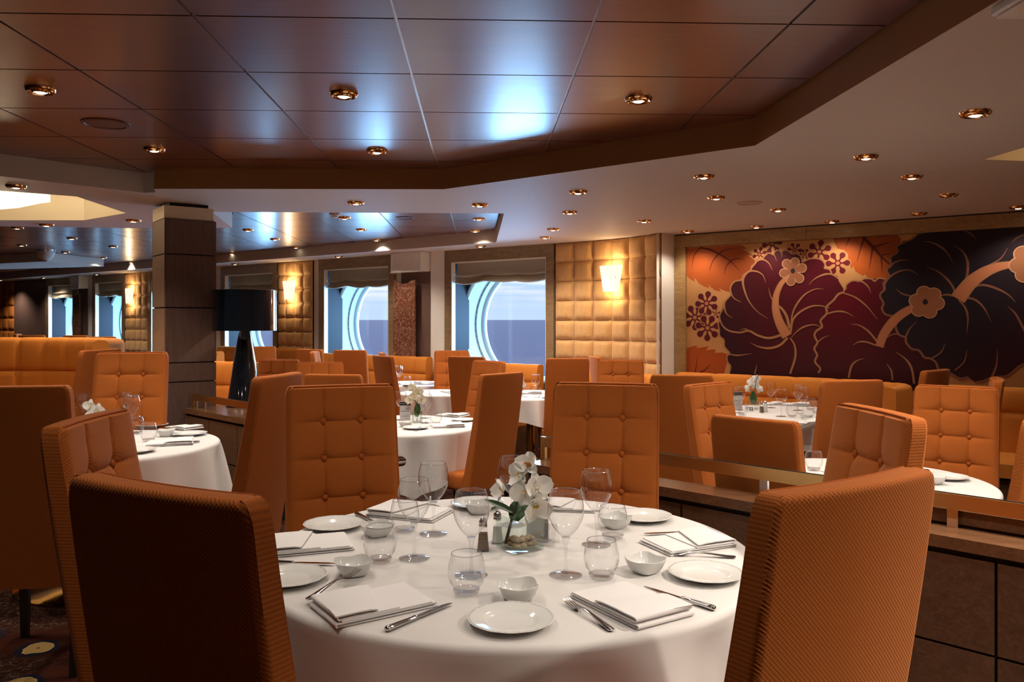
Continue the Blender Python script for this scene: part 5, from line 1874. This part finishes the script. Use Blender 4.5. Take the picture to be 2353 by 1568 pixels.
paint('paint_eye', (0.02, 0.015, 0.015), (0.02, 0.015, 0.015), center=(0, 0), radius=1)
paint('paint_small', (0.085, 0.006, 0.012), (0.11, 0.006, 0.012), center=A_(1500, 400), radius=1.5)

for t0, t1 in ((MT0, WT(1811, 700)[0] - 0.001), (WT(1811, 700)[0] + 0.001, WT(2097, 700)[0] - 0.001), (WT(2097, 700)[0] + 0.001, MT1)):
    put('board', MB().box(t0, t1, -0.012, 0.018, MZ0, MZ1).mesh('board', 'paint_ground'), parent=mural)


def flat(poly, lay):
    """flat painted patch in wall coordinates; lay = paint layer"""
    n = -0.012 - 0.0006 * lay
    tri = tessellate_polygon([[Vector((x, y, 0)) for x, y in poly]])
    return [(x, n, y) for x, y in poly], [tuple(t) for t in tri]


def clampz(poly):
    out = []
    for t, z in poly:
        out.append((min(max(t, MT0), MT1), min(max(z, MZ0), MZ1)))
    return out


def shape(name, m, polys, lay, parent=mural):
    b = MB()
    for p in polys:
        b.add(*flat(clampz(p), lay))
    return put(name, b.mesh(name, m, weld=False, recalc=False), parent=parent)


def stroke(f, pts, w0, w1, w2=None):
    """tapered brush line; widths in metres at start, middle, end"""
    w2 = w1 if w2 is None else w2
    P = [Vector(p) for p in crom([f(*p) for p in pts], 7)]
    n = len(P)
    lft, rgt = [], []
    for i, p in enumerate(P):
        d = (P[min(i + 1, n - 1)] - P[max(i - 1, 0)]).normalized()
        q = Vector((-d.y, d.x))
        s = i / (n - 1)
        w_ = (w0 + (w1 - w0) * s * 2) if s < 0.5 else (w1 + (w2 - w1) * (s - 0.5) * 2)
        lft.append(p + q * w_ / 2); rgt.append(p - q * w_ / 2)
    return [lft, rgt]


def strokes(name, m, f, lines, lay, parent=mural):
    nn = -0.012 - 0.0006 * lay
    for k, ln in enumerate(lines):
        pts, (a, c, e_) = ln
        l_, r_ = stroke(f, pts, a, c, e_)
        V = []
        for p, q in zip(l_, r_):
            for v in (p, q):
                V.append((min(max(v.x, MT0), MT1), nn - 0.00001 * k, min(max(v.y, MZ0), MZ1)))
        F = [(2 * i, 2 * i + 1, 2 * i + 3, 2 * i + 2) for i in range(len(l_) - 1)]
        put(name, MB().add(V, F).mesh(name, m, weld=False, recalc=False), parent=parent)


def M_(f, pts):
    return [f(*p) for p in pts]


def smooth(f, pts, n=4):
    return [tuple(p) for p in crom([f(*p) for p in pts], n, True)]


# leaves
shape('painted_leaf', 'paint_leaf', [M_(A_, [(120, 225), (700, 195), (755, 235), (705, 238), (770, 275), (820, 305), (765, 303), (835, 350), (845, 400), (800, 450), (730, 520), (705, 570), (640, 590), (595, 630), (575, 680), (530, 670), (462, 640), (485, 675), (420, 660), (375, 625), (350, 595), (362, 638), (310, 622), (255, 590), (212, 530), (212, 572), (170, 550), (120, 510)])], 1)
strokes('leaf_vein', 'paint_vein', A_, [([(265, 222), (360, 240), (470, 290), (590, 370), (672, 458)], (.022, .016, .004)), ([(265, 225), (205, 310), (185, 432)], (.014, .010, .003)),
        ([(625, 235), (540, 245), (470, 280), (400, 360), (362, 462)], (.004, .016, .004)), ([(737, 347), (650, 335), (580, 365), (530, 430), (518, 502)], (.004, .014, .004))], 2)
shape('painted_leaf', 'paint_leaf_low', [M_(A_, [(120, 1262), (180, 1238), (240, 1228), (230, 1255), (300, 1245), (355, 1237), (330, 1282), (380, 1270), (430, 1268), (420, 1305), (500, 1300), (548, 1320), (545, 1400), (520, 1500), (500, 1570), (490, 1900), (120, 1900)])], 1)
strokes('leaf_vein', 'paint_vein', A_, [([(235, 1330), (232, 1420), (215, 1515)], (.003, .008, .014)), ([(380, 1412), (330, 1470), (262, 1515)], (.003, .012, .02))], 2)
shape('painted_leaf', 'paint_leaf_high', [M_(B_, [(205, 200), (600, 200), (760, 225), (792, 265), (770, 310), (760, 370), (720, 440), (705, 500), (690, 600), (660, 610), (600, 600), (560, 622), (520, 600), (490, 580), (480, 560), (465, 578), (400, 540), (375, 488), (368, 520), (335, 460), (335, 390), (295, 352), (278, 352), (255, 343), (250, 352), (225, 310)])], 1)
strokes('leaf_vein', 'paint_vein', B_, [([(455, 240), (550, 330), (620, 410), (695, 482)], (.034, .026, .014)), ([(470, 262), (440, 350), (410, 457)], (.020, .012, .003)), ([(350, 245), (330, 290), (308, 334)], (.014, .008, .002)),
        ([(722, 283), (650, 300), (550, 330)], (.002, .010, .02)), ([(545, 335), (530, 430), (515, 527)], (.02, .012, .003)), ([(714, 385), (665, 392), (618, 402)], (.002, .008, .014)), ([(618, 405), (624, 480), (622, 552)], (.018, .010, .003))], 2)
# left and middle blooms
F1 = [(920, 330), (935, 295), (980, 278), (1022, 292), (1035, 265), (1070, 248), (1108, 262), (1130, 250), (1165, 252), (1200, 275), (1213, 284), (1260, 282), (1300, 305), (1320, 345), (1325, 368), (1390, 338), (1470, 332), (1530, 355), (1556, 400), (1550, 432), (1600, 445), (1622, 490), (1680, 515), (1695, 570), (1740, 640), (1747, 690), (1760, 800), (1760, 1900),
      (560, 1900), (575, 1500), (580, 1440), (552, 1400), (545, 1340), (572, 1308), (520, 1240), (513, 1172), (470, 1130), (466, 1068), (456, 1010), (468, 960), (470, 915), (500, 850), (515, 785), (580, 712), (578, 640), (615, 575), (690, 552), (718, 500), (785, 458), (800, 415), (842, 380), (838, 352), (880, 332)]
shape('painted_bloom', 'paint_bloom', [M_(A_, F1)], 3)
F2 = [(85, 1560), (80, 1410), (96, 1370), (52, 1312), (70, 1255), (46, 1200), (72, 1148), (48, 1092), (62, 1050), (112, 1012), (100, 960), (152, 897), (150, 842), (212, 783), (250, 735), (300, 716), (316, 690), (322, 650), (375, 617), (435, 622), (475, 600), (535, 602), (563, 622), (600, 595), (662, 605), (900, 700), (1000, 1000), (1150, 1390), (1150, 1560)]
shape('painted_bloom', 'paint_bloom_red', [M_(B_, F2)], 4)
F3 = [(880, 262), (930, 222), (1000, 180), (2400, 120), (2400, 1300), (1841, 1330), (1790, 1360), (1740, 1405), (1690, 1435), (1600, 1442), (1560, 1448), (1500, 1475), (1430, 1490), (1368, 1446), (1290, 1456), (1200, 1405), (1120, 1392), (1088, 1320), (1040, 1285), (990, 1275), (942, 1216), (880, 1202), (832, 1145), (828, 1105), (772, 1080), (742, 1010), (758, 965), (722, 926), (655, 905), (625, 855), (640, 812), (608, 742), (650, 688), (638, 640), (688, 580), (668, 530), (702, 468), (700, 418), (762, 372), (758, 320), (805, 280)]
shape('painted_bloom', 'paint_bloom_dark', [M_(B_, F3)], 5)
T = .016
strokes('painted_line', 'paint_line', A_, [(F1[29:] + F1[:1], (T, T, T)), (F1[0:22], (T * .7, T, T))], 4)
strokes('painted_line', 'paint_line', B_, [(F2[1:16], (.018, .020, .020)), (F2[16:25], (.014, .014, .014))], 6)
strokes('painted_line', 'paint_line_dim', B_, [(F3[13:-1] + F3[:2], (.02, .02, .014)), (F3[5:13], (.016, .016, .016))], 7)
k1, k2 = (.003, .020, .012), (.003, .018, .003)
strokes('painted_line', 'paint_line', A_, [
    ([(945, 582), (915, 505), (850, 466), (770, 468), (715, 535), (718, 630), (770, 770), (860, 880), (968, 952)], (.003, .026, .003)),
    ([(1012, 452), (975, 380), (915, 345), (855, 362), (800, 430)], (.003, .014, .016)), ([(1055, 358), (1030, 298), (975, 278), (920, 322)], (.003, .012, .014)), ([(1110, 318), (1110, 285), (1092, 260)], (.003, .010, .012)),
    ([(695, 558), (625, 570), (580, 640), (612, 735), (692, 785)], (.014, .020, .003)), ([(582, 715), (522, 790), (535, 890), (603, 950)], (.014, .018, .003)),
    ([(490, 862), (470, 930), (500, 1022), (570, 1077), (680, 1095), (770, 1078), (865, 1125), (980, 1152), (1115, 1118)], (.012, .020, .026)), ([(683, 1066), (730, 1058), (778, 1080)], (.002, .010, .014)),
    ([(783, 1198), (870, 1240), (980, 1256), (1090, 1225), (1168, 1150)], (.003, .024, .026)), ([(552, 1310), (650, 1330), (798, 1312)], (.012, .014, .003)),
    ([(975, 637), (995, 720), (1040, 790), (1110, 850), (1160, 930), (1190, 1050)], (.003, .022, .030)), ([(1542, 650), (1450, 650), (1340, 710), (1255, 820), (1216, 920), (1208, 1010)], (.003, .020, .012)),
    ([(1600, 842), (1500, 820), (1400, 830), (1290, 890), (1222, 970), (1200, 1090)], (.008, .020, .024)), ([(1508, 1035), (1430, 1015), (1330, 1040), (1260, 1090), (1210, 1145)], (.006, .018, .004)),
    ([(1388, 602), (1450, 542), (1540, 500), (1620, 495), (1690, 540)], (.003, .018, .012)), ([(1195, 1148), (1242, 1230), (1248, 1350), (1195, 1520)], (.012, .022, .020)), ([(852, 1428), (845, 1470), (830, 1520)], (.003, .010, .016))], 8)
strokes('painted_line', 'paint_line', B_, [
    ([(530, 727), (510, 672), (455, 626), (390, 618)], (.003, .014, .012)), ([(300, 724), (400, 762), (500, 842), (586, 948)], (.012, .016, .003)), ([(386, 927), (310, 887), (230, 882), (152, 903)], (.003, .018, .014)),
    ([(358, 990), (430, 1000), (510, 1052), (585, 1140)], (.003, .016, .018)), ([(377, 1170), (430, 1142), (500, 1145), (580, 1175)], (.003, .018, .014)), ([(172, 1087), (115, 1112), (70, 1150)], (.003, .010, .012)),
    ([(340, 1450), (365, 1350), (410, 1305), (478, 1282)], (.020, .016, .003)), ([(665, 1328), (705, 1388), (716, 1470)], (.003, .014, .014)), ([(743, 1227), (830, 1292), (880, 1372), (902, 1500)], (.003, .020, .018))], 8)
strokes('painted_line', 'paint_line_dim', B_, [
    ([(868, 441), (800, 440), (730, 465), (690, 510)], (.003, .014, .016)), ([(937, 569), (870, 530), (800, 530), (720, 565), (660, 625), (640, 690)], (.003, .018, .018)), ([(1010, 500), (1110, 542), (1190, 612), (1240, 685), (1246, 750)], (.003, .020, .016)),
    ([(982, 280), (1080, 300), (1170, 362), (1237, 465)], (.003, .020, .003)), ([(1247, 316), (1320, 372), (1360, 462), (1355, 572), (1322, 665)], (.003, .022, .020)), ([(1325, 180), (1390, 220), (1432, 260)], (.014, .012, .003)),
    ([(1702, 338), (1640, 430), (1520, 502), (1440, 562), (1390, 612)], (.003, .020, .024)), ([(1738, 293), (1790, 247), (1900, 200)], (.003, .016, .018)), ([(743, 684), (800, 730), (892, 753)], (.003, .014, .016)),
    ([(1108, 757), (1170, 738), (1245, 747)], (.012, .018, .020)), ([(1395, 672), (1500, 655), (1620, 690), (1712, 742), (1772, 804)], (.020, .020, .003)), ([(1318, 760), (1420, 780), (1500, 852), (1563, 973)], (.020, .018, .003)),
    ([(1285, 782), (1340, 852), (1362, 942), (1350, 1077)], (.014, .018, .003)), ([(1700, 838), (1770, 902), (1850, 1050)], (.003, .016, .02)), ([(923, 968), (862, 1032), (828, 1105)], (.003, .012, .018)),
    ([(1170, 1152), (1130, 1232), (1048, 1287)], (.003, .012, .014)), ([(1355, 1207), (1330, 1312), (1250, 1388)], (.003, .012, .014)), ([(1616, 1207), (1606, 1340), (1568, 1445)], (.003, .014, .020)), ([(652, 1112), (720, 1078), (772, 1080)], (.012, .014, .014))], 8)
# stamens
strokes('painted_stamen', 'paint_line', A_, [([(1185, 505), (1100, 600), (1052, 720), (1048, 860), (1090, 1000), (1165, 1135)], (.044, .072, .110))], 9)
strokes('painted_stamen', 'paint_stamen', A_, [([(1183, 512), (1100, 602), (1053, 720), (1049, 860), (1090, 1000), (1163, 1128)], (.026, .052, .088))], 10)
strokes('painted_stamen', 'paint_line', B_, [([(603, 1185), (640, 1080), (720, 970), (810, 895), (905, 845)], (.075, .085, .07)), ([(1275, 775), (1380, 640), (1500, 550), (1620, 500), (1760, 474)], (.13, .10, .055))], 9)
strokes('painted_stamen', 'paint_stamen', B_, [([(603, 1178), (640, 1080), (720, 970), (810, 895), (905, 845)], (.055, .065, .05)), ([(1282, 765), (1380, 640), (1500, 550), (1620, 500), (1760, 474)], (.10, .08, .038))], 10)


def blossom(f, cx, cy, pets, r, lay):
    """rounded petals round a centre, with a pale outline and a dark eye"""
    C = Vector(f(cx, cy))
    for grow, m, dl in ((0.009, 'paint_petal_edge', 0), (0.0, 'paint_flower', 1)):
        polys = []
        for k, (x, y) in enumerate(pets):
            P = Vector(f(x, y))
            d = (P - C).normalized(); q = Vector((-d.y, d.x))
            pl = [tuple(C + q * (0.012 + grow)), tuple(C - q * (0.012 + grow))]
            rr = r + grow
            ang0 = atan2(-q.y, -q.x)
            pl = [tuple(C + d * 0.01 - q * (0.014 + grow))] + [tuple(P + (d * sin(a) - q * cos(a)) * rr) for a in [pi * s / 10 - 0.15 for s in range(0, 11)]] + [tuple(P + (d * sin(a) - q * cos(a)) * rr) for a in (pi + 0.15,)] + [tuple(C + d * 0.01 + q * (0.014 + grow))]
            polys.append((pl, k))
        b = MB()
        for pl, k in polys:
            b.add(*flat(clampz(pl), lay + dl + 0.12 * k))
        b.add(*flat([tuple(C + Vector((cos(a), sin(a))) * (0.035 + grow)) for a in [2 * pi * s / 16 for s in range(16)]], lay + dl + 0.9))
        put('painted_blossom', b.mesh('painted_blossom', m, weld=False, recalc=False), parent=mural)
    shape('blossom_eye', 'paint_eye', [[tuple(C + Vector((0.022 * cos(a), 0.026 * sin(a)))) for a in [2 * pi * s / 16 for s in range(16)]]], lay + 2.2)


blossom(A_, 1225, 462, [(1160, 388), (1245, 372), (1318, 432), (1292, 540), (1205, 568), (1132, 484)], .040, 12)
blossom(B_, 998, 800, [(985, 722), (1068, 737), (1098, 812), (1034, 882), (942, 868), (920, 790)], .056, 12)
blossom(B_, 1890, 480, [(1832, 388), (1792, 486), (1845, 565), (1950, 420), (1960, 540)], .062, 12)


def mini(f, cx, cy, r, n, rot, lay, clip=None):
    """small six-petalled maroon flower with drop-shaped petals"""
    C = Vector(f(cx, cy)); R_ = (Vector(f(cx + r, cy)) - C).length
    b = MB(); o = MB()
    for k in range(n):
        a0 = rot + 2 * pi * k / n
        d = Vector((cos(a0), sin(a0))); q = Vector((-d.y, d.x))
        for bb, gw in ((b, 0.0), (o, 0.009)):
            pl = [C + q * (0.03 * R_ + gw), C + d * R_ * 0.45 + q * (0.08 * R_ + gw)]
            P = C + d * R_ * 0.74
            rr = R_ * 0.245 + gw
            pl += [P + (d * sin(t) + q * cos(t)) * rr for t in [-0.3 + (pi + 0.6) * s / 9 for s in range(10)]]
            pl += [C + d * R_ * 0.45 - q * (0.08 * R_ + gw), C - q * (0.03 * R_ + gw)]
            bb.add(*flat(clampz([tuple(p) for p in pl]), lay + (0.5 if bb is b else 0) + 0.03 * k))
    b.add(*flat(clampz([tuple(C + Vector((cos(t), sin(t))) * R_ * 0.26) for t in [2 * pi * s / 14 for s in range(14)]]), lay + 0.8))
    put('painted_flower', o.mesh('painted_flower', 'paint_ground', weld=False, recalc=False), parent=mural)
    put('painted_flower', b.mesh('painted_flower', 'paint_small', weld=False, recalc=False), parent=mural)
    shape('flower_eye', 'paint_stamen', [clampz([tuple(C + Vector((cos(t) * 1.1, sin(t))) * R_ * 0.15) for t in [2 * pi * s / 14 for s in range(14)]])], lay + 1.2)


mini(A_, 880, 292, 78, 6, 0.3, 1.2)
mini(A_, 1345, 290, 60, 6, 0.0, 1.2)
mini(A_, 1240, 245, 78, 6, 0.9, 1.3)
mini(A_, 1008, 182, 108, 6, 0.15, 1.3)
mini(A_, 215, 940, 128, 7, 0.25, 1.5)
mini(A_, 430, 900, 52, 5, 0.2, 1.4)
mini(A_, 335, 795, 122, 7, 0.5, 2.0)
mini(A_, 345, 1048, 132, 7, 0.2, 2.2)
mini(A_, 1495, 265, 130, 6, 0.35, 2.2)
mini(A_, 1685, 382, 130, 6, 0.0, 2.4)
